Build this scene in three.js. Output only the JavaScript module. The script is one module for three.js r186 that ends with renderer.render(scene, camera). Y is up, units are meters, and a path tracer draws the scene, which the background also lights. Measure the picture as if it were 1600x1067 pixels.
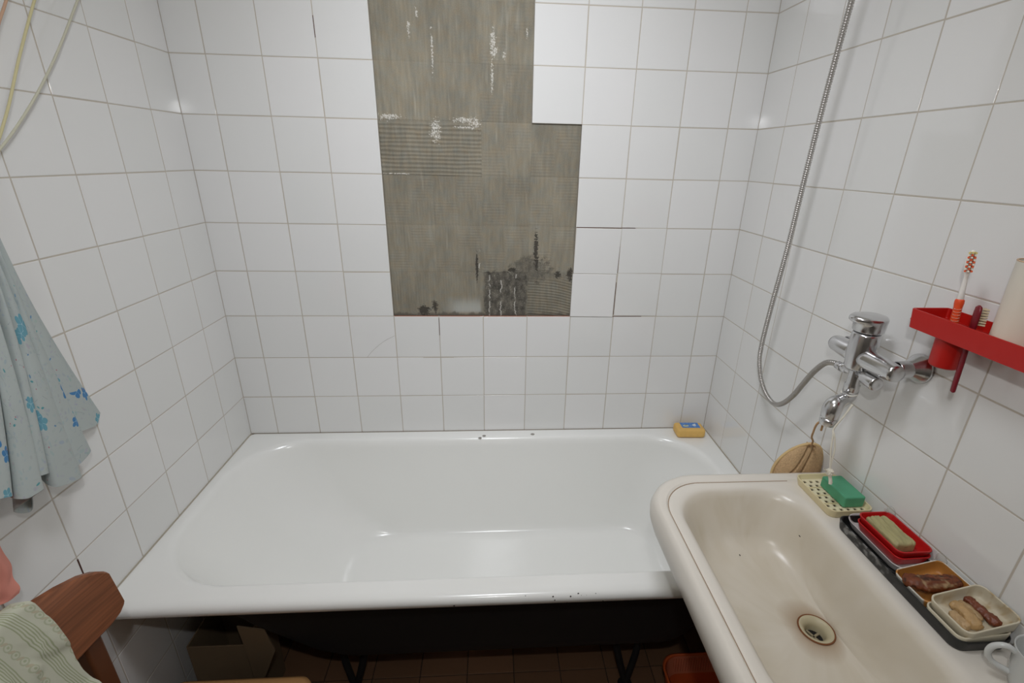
import * as THREE from 'three';
import { RoundedBoxGeometry } from 'three/addons/geometries/RoundedBoxGeometry.js';
import { mergeGeometries, mergeVertices, toCreasedNormals } from 'three/addons/utils/BufferGeometryUtils.js';
import { ImprovedNoise } from 'three/addons/math/ImprovedNoise.js';
import { RectAreaLightUniformsLib } from 'three/addons/lights/RectAreaLightUniformsLib.js';

// ---------------------------------------------------------------- camera, light, exposure
const W = 1600, H = 1067;
const scene = new THREE.Scene();
scene.background = new THREE.Color(0x000000);
const camera = new THREE.PerspectiveCamera(2 * Math.atan(H / 2 / 749.714) * 180 / Math.PI, W / H, 0.03, 20);
camera.position.set(0.78862, 0.96018, 1.58244);
camera.rotation.set(-0.37691, -0.06946, 0.02236, 'YXZ');
camera.setViewOffset(W, H, -17.79, -12.09, W, H);
const EXPOSURE = 1.0;
const LAMP_POWER = 5.2, LAMP_COLOR = 0xf6f9ff, LAMP_POS = [0.80, 1.83, 1.04], LAMP_SIZE = 0.40, LAMP_AIM = [0, -0.81, -0.58], LAMP_ANGLE = 1.10;
const GLINT_POWER = 0.1, GLINT_POS = [0.79, 1.19, 1.585];
const renderer = new THREE.WebGLRenderer({ antialias: true });
renderer.toneMapping = THREE.LinearToneMapping;
renderer.toneMappingExposure = EXPOSURE;
renderer.shadowMap.enabled = true;
RectAreaLightUniformsLib.init();

// ---------------------------------------------------------------- helpers
let seed = 20240611;
function rnd() { seed = (seed * 1664525 + 1013904223) >>> 0; return seed / 4294967296; }
const rr = (a, b) => a + (b - a) * rnd();
const noiseGen = new ImprovedNoise();
const nz = (x, y, z = 0) => noiseGen.noise(x + 31.7, y + 17.3, z + 5.1);
const fbm = (x, y, z = 0) => nz(x, y, z) * 0.55 + nz(x * 2.1, y * 2.1, z * 2.1) * 0.28 + nz(x * 4.3, y * 4.3, z * 4.3) * 0.17;
const clamp = (v, a = 0, b = 1) => Math.min(b, Math.max(a, v));
const lerp = (a, b, t) => a + (b - a) * t;
const smooth = (a, b, v) => { const t = clamp((v - a) / (b - a)); return t * t * (3 - 2 * t); };
const V = (x, y, z) => new THREE.Vector3(x, y, z);
const used = {};
function numbered(n) { const k = used[n] = (used[n] ?? -1) + 1; return k ? n + '_' + String(k).padStart(3, '0') : n; }
function sh(o) { o.traverse(c => { if (c.isMesh) { c.castShadow = true; c.receiveShadow = true; } }); return o; }
function mesh(name, geo, mat, parent, label) {
  const m = new THREE.Mesh(geo, mat); m.name = numbered(name); m.castShadow = m.receiveShadow = true;
  if (label) m.userData.label = label;
  (parent || scene).add(m); return m;
}
function thing(name, label, category, pos = [0, 0, 0], rotY = 0, group) {
  const g = new THREE.Group(); g.name = numbered(name); g.position.set(...pos); g.rotation.y = rotY;
  g.userData = { label, category }; if (group) g.userData.group = group; scene.add(g); return g;
}
function tag(o, label, category, group) { o.userData.label = label; o.userData.category = category; if (group) o.userData.group = group; return o; }
const mat = (color, roughness = 0.5, metalness = 0, extra = {}) => new THREE.MeshPhysicalMaterial({ color, roughness, metalness, side: THREE.DoubleSide, ...extra });
const lin = (r, g, b) => new THREE.Color().setRGB(r, g, b);
const srgb = (r, g, b) => new THREE.Color().setRGB(r / 255, g / 255, b / 255, THREE.SRGBColorSpace);

// grid of points [rows][cols] -> smooth surface
function grid(rows, closed = false, capA = false, capB = false, crease = 0) {
  const n = rows[0].length, pos = [], uv = [], idx = [];
  rows.forEach((r, i) => r.forEach((p, j) => { pos.push(p[0], p[1], p[2]); uv.push(j / (closed ? n : n - 1), i / Math.max(1, rows.length - 1)); }));
  const jn = closed ? n : n - 1;
  for (let i = 0; i < rows.length - 1; i++) for (let j = 0; j < jn; j++) {
    const a = i * n + j, b = i * n + (j + 1) % n, c = a + n, d = b + n;
    idx.push(a, b, c, b, d, c);
  }
  const cap = (i, flip) => {
    const r = rows[i], c = [0, 0, 0]; r.forEach(p => { for (let k = 0; k < 3; k++) c[k] += p[k] / n; });
    const ci = pos.length / 3; pos.push(...c); uv.push(0.5, flip ? 1 : 0);
    for (let j = 0; j < n; j++) { const a = i * n + j, b = i * n + (j + 1) % n; flip ? idx.push(a, b, ci) : idx.push(b, a, ci); }
  };
  if (capA) cap(0, false); if (capB) cap(rows.length - 1, true);
  let g = new THREE.BufferGeometry();
  g.setAttribute('position', new THREE.Float32BufferAttribute(pos, 3));
  g.setAttribute('uv', new THREE.Float32BufferAttribute(uv, 2));
  g.setIndex(idx); g.computeVertexNormals();
  if (crease) g = toCreasedNormals(g, crease);
  return g;
}
// rounded rectangle in xz, four radii: (x0,z0) (x1,z0) (x1,z1) (x0,z1)
function rrect(x0, x1, z0, z1, r, y, na = 10, ns = 8) {
  const R = Array.isArray(r) ? r : [r, r, r, r], out = [];
  const C = [[x0 + R[0], z0 + R[0], Math.PI], [x1 - R[1], z0 + R[1], 1.5 * Math.PI], [x1 - R[2], z1 - R[2], 0], [x0 + R[3], z1 - R[3], 0.5 * Math.PI]];
  const arcs = C.map(([cx, cz, a0], k) => { const a = []; for (let i = 0; i <= na; i++) { const t = a0 + i / na * Math.PI / 2; a.push([cx + R[k] * Math.cos(t), cz + R[k] * Math.sin(t)]); } return a; });
  for (let k = 0; k < 4; k++) {
    out.push(...arcs[k]); const a = arcs[k][na], b = arcs[(k + 1) % 4][0];
    for (let i = 1; i < ns; i++) out.push([lerp(a[0], b[0], i / ns), lerp(a[1], b[1], i / ns)]);
  }
  return out.map(p => [p[0], y, p[1]]);
}
const circ = (cx, cz, r, y, n) => Array.from({ length: n }, (_, i) => { const t = Math.PI + i / n * 2 * Math.PI; return [cx + r * Math.cos(t), y, cz + r * Math.sin(t)]; });
function tube(pts, r, seg = 48, rad = 10, closed = false) {
  return new THREE.TubeGeometry(new THREE.CatmullRomCurve3(pts.map(p => V(...p)), closed, 'centripetal'), seg, r, rad, closed);
}
const lathe = (prof, n = 40) => new THREE.LatheGeometry(prof.map(p => new THREE.Vector2(p[0], p[1])), n);
function along(geo, dir, pos) { // geometry built on +y turned to dir and moved
  geo.applyQuaternion(new THREE.Quaternion().setFromUnitVectors(V(0, 1, 0), V(...dir).normalize()));
  geo.translate(...pos); return geo;
}
function merge(list) { return mergeGeometries(list.map(g => { const h = g.index ? g.toNonIndexed() : g; for (const k of Object.keys(h.attributes)) if (!['position', 'normal', 'uv'].includes(k)) h.deleteAttribute(k); return h; })); }
function paint(geo, fn) {
  const p = geo.attributes.position, c = new Float32Array(p.count * 3), col = new THREE.Color();
  for (let i = 0; i < p.count; i++) { fn(p.getX(i), p.getY(i), p.getZ(i), col); c[i * 3] = col.r; c[i * 3 + 1] = col.g; c[i * 3 + 2] = col.b; }
  geo.setAttribute('color', new THREE.BufferAttribute(c, 3)); return geo;
}
function warp(geo, fn) { const p = geo.attributes.position; const v = V(0, 0, 0); for (let i = 0; i < p.count; i++) { v.fromBufferAttribute(p, i); fn(v); p.setXYZ(i, v.x, v.y, v.z); } geo.computeVertexNormals(); return geo; }
function dataTex(w, h, fn, srgbSpace = true) {
  const d = new Uint8Array(w * h * 4);
  for (let y = 0; y < h; y++) for (let x = 0; x < w; x++) { const c = fn(x / w, y / h); const i = (y * w + x) * 4; d[i] = clamp(c[0], 0, 255); d[i + 1] = clamp(c[1], 0, 255); d[i + 2] = clamp(c[2], 0, 255); d[i + 3] = 255; }
  const t = new THREE.DataTexture(d, w, h); if (srgbSpace) t.colorSpace = THREE.SRGBColorSpace;
  t.magFilter = THREE.LinearFilter; t.minFilter = THREE.LinearMipmapLinearFilter; t.generateMipmaps = true; t.wrapS = t.wrapT = THREE.RepeatWrapping; t.needsUpdate = true; return t;
}

// ---------------------------------------------------------------- room measures
const P = 0.1515, XL = -0.0968, XR = 1.6101, YF = -0.6, YC = 1.9, ZF = 2.25;
const L0 = 0.1332, R0 = 0.1457;

// ---------------------------------------------------------------- materials of the setting
const M = {};
M.grout = mat(srgb(196, 188, 176), 0.95);
M.plaster = mat(srgb(214, 212, 206), 0.9);
M.glaze = [0, 1, 2].map(i => mat(lin(0.80 + i * 0.012, 0.80 + i * 0.010, 0.785 + i * 0.012), 0.075));
M.gap = mat(srgb(84, 50, 42), 0.95);
M.biscuit = mat(srgb(176, 112, 88), 0.95);

// ---------------------------------------------------------------- wall tiles
const tileCache = {};
function tileGeo(w, h) {
  const key = w.toFixed(4) + '_' + h.toFixed(4); if (tileCache[key]) return tileCache[key];
  const T = 0.006, r = 0.0016, pos = [], nor = [], uv = [];
  const loops = [[0, 0, -T], [0, 0, -r], [r * 0.3, 0, -r * 0.3], [r, 0, 0]];
  const corner = (s, k) => { const ins = loops[k][0], sx = [-1, 1, 1, -1][s], sy = [-1, -1, 1, 1][s]; return [sx * (w / 2 - ins), sy * (h / 2 - ins), loops[k][2]]; };
  const q = (a, b, c, d, na, nb) => { for (const [p, n] of [[a, na], [b, na], [c, nb], [a, na], [c, nb], [d, nb]]) { pos.push(...p); nor.push(...n); uv.push(p[0], p[1]); } };
  const out = [[0, -1], [1, 0], [0, 1], [-1, 0]];
  for (let s = 0; s < 4; s++) for (let k = 0; k < 3; k++) {
    const o = out[s], n = j => { const a = [0, 0, 0.785, 1.5708][j]; return [o[0] * Math.cos(a), o[1] * Math.cos(a), Math.sin(a)]; };
    q(corner(s, k), corner((s + 1) % 4, k), corner((s + 1) % 4, k + 1), corner(s, k + 1), n(k), n(k + 1));
  }
  q(corner(0, 3), corner(1, 3), corner(2, 3), corner(3, 3), [0, 0, 1], [0, 0, 1]);
  const g = new THREE.BufferGeometry();
  g.setAttribute('position', new THREE.Float32BufferAttribute(pos, 3)); g.setAttribute('normal', new THREE.Float32BufferAttribute(nor, 3)); g.setAttribute('uv', new THREE.Float32BufferAttribute(uv, 2));
  return tileCache[key] = g;
}
const J = 0.0019; // joint
function layTile(parent, wall, a0, a1, row, opt = {}) { // a: along the wall; row index
  const w = a1 - a0 - J, y0 = row * P, h = P - J, m = mesh('tile', tileGeo(w, h), M.glaze[(rnd() * 3) | 0], parent);
  const a = (a0 + a1) / 2 + rr(-1, 1) * 0.0003, y = y0 + P / 2 + rr(-1, 1) * 0.0003, d = rr(-0.0003, 0.0002) + (opt.out || 0);
  const rx = rr(-1, 1) * 0.0022, ry = rr(-1, 1) * 0.0022, rz = rr(-1, 1) * 0.0014 + (opt.rz || 0);
  m.rotation.order = 'YXZ';
  if (wall === 'b') { m.position.set(a + (opt.dx || 0), y + (opt.dy || 0), d); m.rotation.set(rx + (opt.rx || 0), ry, rz); }
  if (wall === 'l') { m.position.set(XL + d, y, a); m.rotation.set(rx, Math.PI / 2 + ry, rz); }
  if (wall === 'r') { m.position.set(XR - d, y, a); m.rotation.set(rx, -Math.PI / 2 + ry, rz); }
  return m;
}
function slab(name, x0, x1, y0, y1, z0, z1, m) { const g = new THREE.BoxGeometry(x1 - x0, y1 - y0, z1 - z0); g.translate((x0 + x1) / 2, (y0 + y1) / 2, (z0 + z1) / 2); const o = mesh(name, g, m); o.userData.kind = 'structure'; return o; }

// back wall: slab, grout bed with the stepped opening, tiles, bare mortar
const GD = 0.0007;
const wallB = slab('wall_back', XL - 0.12, XR + 0.12, YF - 0.1, YC + 0.1, -0.15, -0.012, M.plaster);
{
  const s = new THREE.Shape(); s.moveTo(XL - 0.05, YF); s.lineTo(XR + 0.05, YF); s.lineTo(XR + 0.05, 10 * P); s.lineTo(XL - 0.05, 10 * P); s.closePath();
  const hp = new THREE.Path(); const e = 0.001;
  hp.moveTo(3 * P - e, 3 * P - e); hp.lineTo(7 * P + e, 3 * P - e); hp.lineTo(7 * P + e, 7 * P + e); hp.lineTo(6 * P + e, 7 * P + e); hp.lineTo(6 * P + e, 10 * P - 0.002); hp.lineTo(3 * P - e, 10 * P - 0.002); hp.closePath(); s.holes.push(hp);
  const g = new THREE.ExtrudeGeometry(s, { depth: 0.012 - GD, bevelEnabled: false }); g.translate(0, 0, -0.012); mesh('grout', g, M.grout, wallB);
  for (let r = 0; r < 10; r++) for (let c = -1; c <= 10; c++) {
    if (r >= 3 && c >= 3 && (c < 6 || (c === 6 && r < 7))) continue;
    const a0 = c === -1 ? XL - 0.0008 : c * P, a1 = c === 10 ? XR + 0.0008 : (c + 1) * P, o = {};
    if (c === 7 && r === 4) Object.assign(o, { rz: -0.012, out: 0.0016, dx: 0.0008, dy: -0.0012, rx: 0.012 });
    if (c === 7 && r === 3) Object.assign(o, { rz: -0.010, out: 0.0024, dx: -0.0022, dy: -0.0006, rx: -0.012 });
    if (c === 8 && r === 3) Object.assign(o, { rz: -0.006, dy: 0.0016, dx: 0.001 });
    if (c === 8 && r === 4) Object.assign(o, { rz: 0.004, dy: 0.0008, dx: 0.001 });
    layTile(wallB, 'b', a0, a1, r, o);
  }
  const gap = (x0, y0, x1, y1, m = M.gap, z = 0.0004) => { const g = new THREE.BoxGeometry(Math.abs(x1 - x0) + 0.0016, Math.abs(y1 - y0) + 0.0016, 0.001); g.translate((x0 + x1) / 2, (y0 + y1) / 2, -GD + z); mesh('open_joint', g, m, wallB); };
  gap(7.02 * P, 5 * P, 8 * P, 5 * P); gap(8 * P, 5 * P + 0.0003, 8.3 * P, 5 * P); gap(8 * P, 4.02 * P, 8 * P, 4.6 * P); gap(8 * P - 0.0008, 3.05 * P, 8 * P - 0.0008, 3.8 * P);
  gap(7.5 * P, 3 * P, 8 * P, 3 * P); gap(8 * P, 3 * P + 0.0008, 8.65 * P, 3 * P + 0.0008); gap(2 * P, 1.262, 2 * P, 1.312); gap(4 * P, 2.55 * P, 4 * P, 2.95 * P);
  gap(3.6 * P, 2 * P - 0.0012, 4.3 * P, 2 * P - 0.0012, M.grout);
  for (let c = 3; c < 7; c++) { const g = new THREE.BoxGeometry(P - 0.004, 0.0016, 0.0042); g.translate((c + 0.5) * P, 3 * P - 0.0005, -0.0036); mesh('tile_edge', g, M.biscuit, wallB, 'broken reddish tile edge'); }
  mesh('crack', tube([[0.352, 0.3045, 0.0001], [0.368, 0.324, 0.0001], [0.388, 0.343, 0.0001], [0.418, 0.366, 0.0001], [0.452, 0.384, 0.0001]], 0.00035, 30, 5), mat(srgb(150, 142, 132), 0.8), wallB, 'hairline crack');
  // the bare mortar: one ridged imprint per missing tile
  const blobs = [[0.487, 1.068, 0.03, 0.008], [0.62, 1.033, 0.014, 0.028], [0.706, 1.064, 0.034, 0.007], [0.739, 1.056, 0.015, 0.013], [0.7, 1.045, 0.025, 0.003], [0.558, 1.291, 0.004, 0.018], [0.581, 1.33, 0.003, 0.012], [0.793, 1.262, 0.007, 0.034], [0.796, 1.245, 0.009, 0.016], [0.824, 1.235, 0.004, 0.01], [0.889, 1.29, 0.002, 0.01], [0.507, 0.9105, 0.035, 0.0016], [0.62, 1.235, 0.003, 0.05], [0.79, 1.18, 0.004, 0.04]];
  const cracks = [[0.778, 0.452, 0.597], [0.818, 0.452, 0.58], [0.868, 0.452, 0.60], [0.7465, 0.61, 0.70]];
  const darks = [[0.933, 0.685, 0.007, 0.055], [0.937, 0.64, 0.006, 0.03], [0.855, 0.614, 0.016, 0.008], [0.738, 0.62, 0.004, 0.05], [0.556, 0.472, 0.02, 0.02], [0.594, 0.486, 0.01, 0.02], [1.05, 0.6, 0.01, 0.02], [1.01, 0.598, 0.012, 0.012]];
  const hit = (list, x, y, rag) => { let m = 0; for (const [bx, by, bw, bh] of list) { const d = Math.hypot((x - bx) / bw, (y - by) / bh) + nz(x * 260, y * 260) * rag + nz(x * 90, y * 90) * rag * 0.6; m = Math.max(m, smooth(1.05, 0.7, d)); } return m; };
  const X0 = 3 * P, X1 = 7 * P, Y0 = 3 * P, Y1 = 10 * P;
  const scuffed = (x, y) => { const n = nz(x * 60, y * 60) * 0.014 + nz(x * 200, y * 200) * 0.006; return Math.max(smooth(0.0, 0.010, x - 5 * P + n * 0.4) * smooth(0, 0.008, 6.0 * P - x + n * 0.5) * smooth(0.006, -0.004, y - 4 * P + n), 0.6 * smooth(0.05, 0.03, Math.hypot((x - 6.05 * P) / 1.6, y - 4.08 * P) + n * 2)); };
  const tex = dataTex(640, 1120, (u, v) => {
    const x = lerp(X0, X1, u), y = lerp(Y0, Y1, v), c = Math.floor(x / P), r = Math.floor(y / P);
    let k = 1 + fbm(x * 16, y * 7) * 0.12 + fbm(x * 110, y * 14, 3) * 0.11 + nz(x * 420, y * 420) * 0.06 + (nz(c * 3.3, r * 5.7) * 0.1);
    let col = [136, 130, 115].map((a, i) => a * k + [2, 0, -2][i] * fbm(x * 40, y * 40, 9) * 4);
    const streak = smooth(0.28, 0.6, fbm(x * 90, y * 7, 20) + 0.12 * (r >= 7)); col = col.map((a, i) => lerp(a, [176, 172, 158][i], streak * 0.4));
    const sm = smooth(0.004, 0.02, y - 3 * P) * smooth(0.07, 0.02, y - 3.05 * P) * smooth(4 * P, 4.5 * P, x) * smooth(5 * P, 4.9 * P, x); col = col.map((a, i) => lerp(a, [182, 184, 180][i], sm * 0.7));
    const s2 = scuffed(x, y); if (s2) col = col.map((a, i) => lerp(a, [86, 82, 74][i] * (1 + fbm(x * 70, y * 40, 5) * 0.7) + smooth(0.25, 0.5, nz(x * 300, y * 300)) * 40, s2 * 0.9));
    const bor = smooth(0.014, 0.004, y - 3 * P + fbm(x * 50, 1) * 0.012); col = col.map((a, i) => lerp(a, [88, 84, 76][i], bor * 0.7));
    const dk = hit(darks, x, y, 0.7); col = col.map((a, i) => lerp(a, [62, 58, 52][i], dk * 0.85));
    const wd = hit(darks.map(d => [d[0], d[1], d[2] * 1.7, d[3] * 1.35]), x, y, 1.2) * (1 - dk); col = col.map((a, i) => lerp(a, [150, 146, 138][i], wd * 0.35 * smooth(-0.1, 0.3, nz(x * 240, y * 240))));
    for (const [cx, y0, y1] of cracks) if (y > y0 && y < y1) { const d = Math.abs(x - cx - nz(cx * 9, y * 40) * 0.007 - nz(cx * 50, y * 160) * 0.003); const w = smooth(0.0026, 0.0008, d + nz(x * 500, y * 500) * 0.0012) * smooth(-0.35, 0.1, nz(cx * 40, y * 55, 3)); col = col.map((a, i) => lerp(a, [205, 202, 194][i], w * 0.85)); }
    const wh = hit(blobs, x, y, 1.05); col = col.map((a, i) => lerp(a, [216, 213, 206][i], wh * smooth(-0.45, 0.1, nz(x * 330, y * 200, 8)) * 0.85));
    return col;
  });
  const mMortar = mat(0xffffff, 0.93, 0, { map: tex });
  const ridgeH = (x, y, c, r) => { // relief of the imprint in metres
    const fx = x / P - c, fy = y / P - r;
    let h = fbm(x * 30, y * 10, 2) * 0.0007 + fbm(x * 140, y * 20, 7) * 0.0004;
    const comb = (t, per, amp) => amp * Math.pow(0.5 + 0.5 * Math.cos(2 * Math.PI * t / per), 1.5);
    if (r === 6 && c < 5) h += comb(y + nz(x * 14, y * 30) * 0.0035, 0.0118, 0.0026) * smooth(1.0, 0.93, fy) ;
    else if (r === 3 && c === 6) h += comb(y + 0.02 * fx * fx + nz(x * 10, 4) * 0.003, 0.0095, 0.0022) * smooth(0.95, 0.75, fy);
    else if (r === 3 && c === 5) h += fbm(x * 60, y * 12, 12) * 0.0024 - 0.0006;
    else if (r === 3) h += comb(x, 0.0085, 0.0011) * smooth(0.25, 0.4, fy);
    else if (r <= 5 || c >= 5) h += ((Math.floor(fx * 2) + Math.floor(fy * 2)) % 2 ? comb(x, 0.0088, 0.0012) : comb(y, 0.0088, 0.0011)) * (0.6 + 0.8 * nz(fx * 3 + c, fy * 3 + r));
    else h += comb(x, 0.011, 0.0008) + 0.0008 * fbm(x * 45, y * 6, 3);
    h -= hit(darks, x, y, 0.7) * 0.0022; h += hit(blobs, x, y, 1.05) * 0.0008;
    const e = Math.min(fx, 1 - fx, fy, 1 - fy); h -= smooth(0.02, 0.0, e) * 0.0006;
    return -0.0062 + clamp(h, -0.004, 0.0035);
  };
  for (let r = 3; r < 10; r++) for (let c = 3; c < 7; c++) {
    if (c === 6 && r >= 7) continue;
    const n = 64, rows = [], uvs = [];
    for (let i = 0; i <= n; i++) { const row = []; for (let j = 0; j <= n; j++) { const x = (c + j / n) * P, y = (r + i / n) * P; row.push([x, y, ridgeH(x, y, c, r)]); uvs.push((x - X0) / (X1 - X0), (y - Y0) / (Y1 - Y0)); } rows.push(row); }
    const g = grid(rows); g.setAttribute('uv', new THREE.Float32BufferAttribute(uvs, 2)); mesh('mortar_imprint', g, mMortar, wallB);
  }
}
// side walls
const wallL = slab('wall_left', XL - 0.15, XL - GD, YF - 0.1, YC + 0.1, -0.15, ZF + 0.1, M.grout);
for (let r = -4; r < 10; r++) for (let k = -1; k < 6; k++) {
  if (r >= 8 && k > 4) continue;
  layTile(wallL, 'l', k < 0 ? -0.0008 : L0 + k * P, L0 + (k + 1) * P, r);
}
{ const g = new THREE.BoxGeometry(0.001, 0.1, 0.0026); g.translate(XL - GD + 0.0006, 0.5 * P + 0.02, L0 + 4 * P); mesh('open_joint', g, M.gap, wallL); }
const wallR = slab('wall_right', XR + GD, XR + 0.15, YF - 0.1, YC + 0.1, -0.15, ZF + 0.1, M.grout);
for (let r = 0; r < 10; r++) for (let k = -1; k < 8; k++) layTile(wallR, 'r', k < 0 ? -0.0008 : R0 + k * P, R0 + (k + 1) * P, r);
slab('wall_front', XL - 0.15, XR + 0.15, YF - 0.1, YC + 0.1, ZF, ZF + 0.12, mat(srgb(128, 122, 114), 0.9));
slab('ceiling', XL - 0.15, XR + 0.15, YC, YC + 0.12, -0.15, ZF + 0.12, M.plaster);
M.screed = mat(srgb(74, 60, 48), 0.9);
const floor = slab('floor', XL - 0.15, XR + 0.15, YF - 0.12, YF - 0.003, -0.15, ZF + 0.12, M.screed);
{
  const mF = [0, 1, 2].map(i => mat(srgb(128 + i * 6, 96 + i * 4, 72 + i * 3), 0.45));
  const g = new RoundedBoxGeometry(P - 0.003, 0.009, P - 0.003, 1, 0.0012);
  for (let i = 0; i < 11; i++) for (let k = 0; k < 7; k++) { const m = mesh('floor_tile', g, mF[(rnd() * 3) | 0], floor); m.position.set(0.022 + (i - 0.5) * P + P * 0.5 - 0.0, YF - 0.0045, 0.06 + (k + 0.5) * P); m.rotation.set(rr(-1, 1) * 0.003, 0, rr(-1, 1) * 0.003); }
}

// ---------------------------------------------------------------- the lamps
{
  const t = thing('ceiling_lamp', 'round white lamp under the ceiling, tilted towards the bathtub', 'lamp', LAMP_POS);
  const r = LAMP_SIZE / 2, aim = V(...LAMP_AIM).normalize(); t.quaternion.setFromUnitVectors(V(0, -1, 0), aim);
  mesh('base', lathe([[0, 0.028], [r * 0.8, 0.028], [r + 0.018, 0.012], [r + 0.012, 0.0], [r, 0.0]], 48), mat(0xeeeeea, 0.5), t);
  mesh('diffuser', lathe([[0, -0.0], [r * 0.7, 0.001], [r, 0.004]], 48), new THREE.MeshStandardMaterial({ color: 0xffffff, emissive: LAMP_COLOR, emissiveIntensity: 0.9, roughness: 0.6, side: THREE.DoubleSide }), t);
  const stem = new THREE.CylinderGeometry(0.012, 0.012, 0.09, 16); const st = mesh('stem', stem, mat(0xd8d8d4, 0.5), t); st.position.set(0, 0.05, 0);
  const l = new THREE.SpotLight(LAMP_COLOR, LAMP_POWER, 0, LAMP_ANGLE, 1, 2); l.position.set(...LAMP_POS).addScaledVector(aim, 0.008); l.target.position.copy(l.position).add(aim); l.castShadow = true; l.shadow.radius = LAMP_SIZE / 2 / 0.02; l.shadow.mapSize.set(2048, 2048); l.shadow.camera.near = 0.05; l.shadow.bias = -0.0005; scene.add(l, l.target);
}
{
  const t = thing('small_lamp', 'small bare lamp glinting in the tiled corners', 'lamp', GLINT_POS);
  mesh('bulb', new THREE.SphereGeometry(0.016, 24, 16), new THREE.MeshStandardMaterial({ color: 0xffffff, emissive: 0xffffff, emissiveIntensity: 420, roughness: 0.5 }), t);
  const p = new THREE.PointLight(0xf6f9ff, GLINT_POWER, 0, 2); p.position.set(...GLINT_POS); p.castShadow = true; scene.add(p);
}

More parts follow.
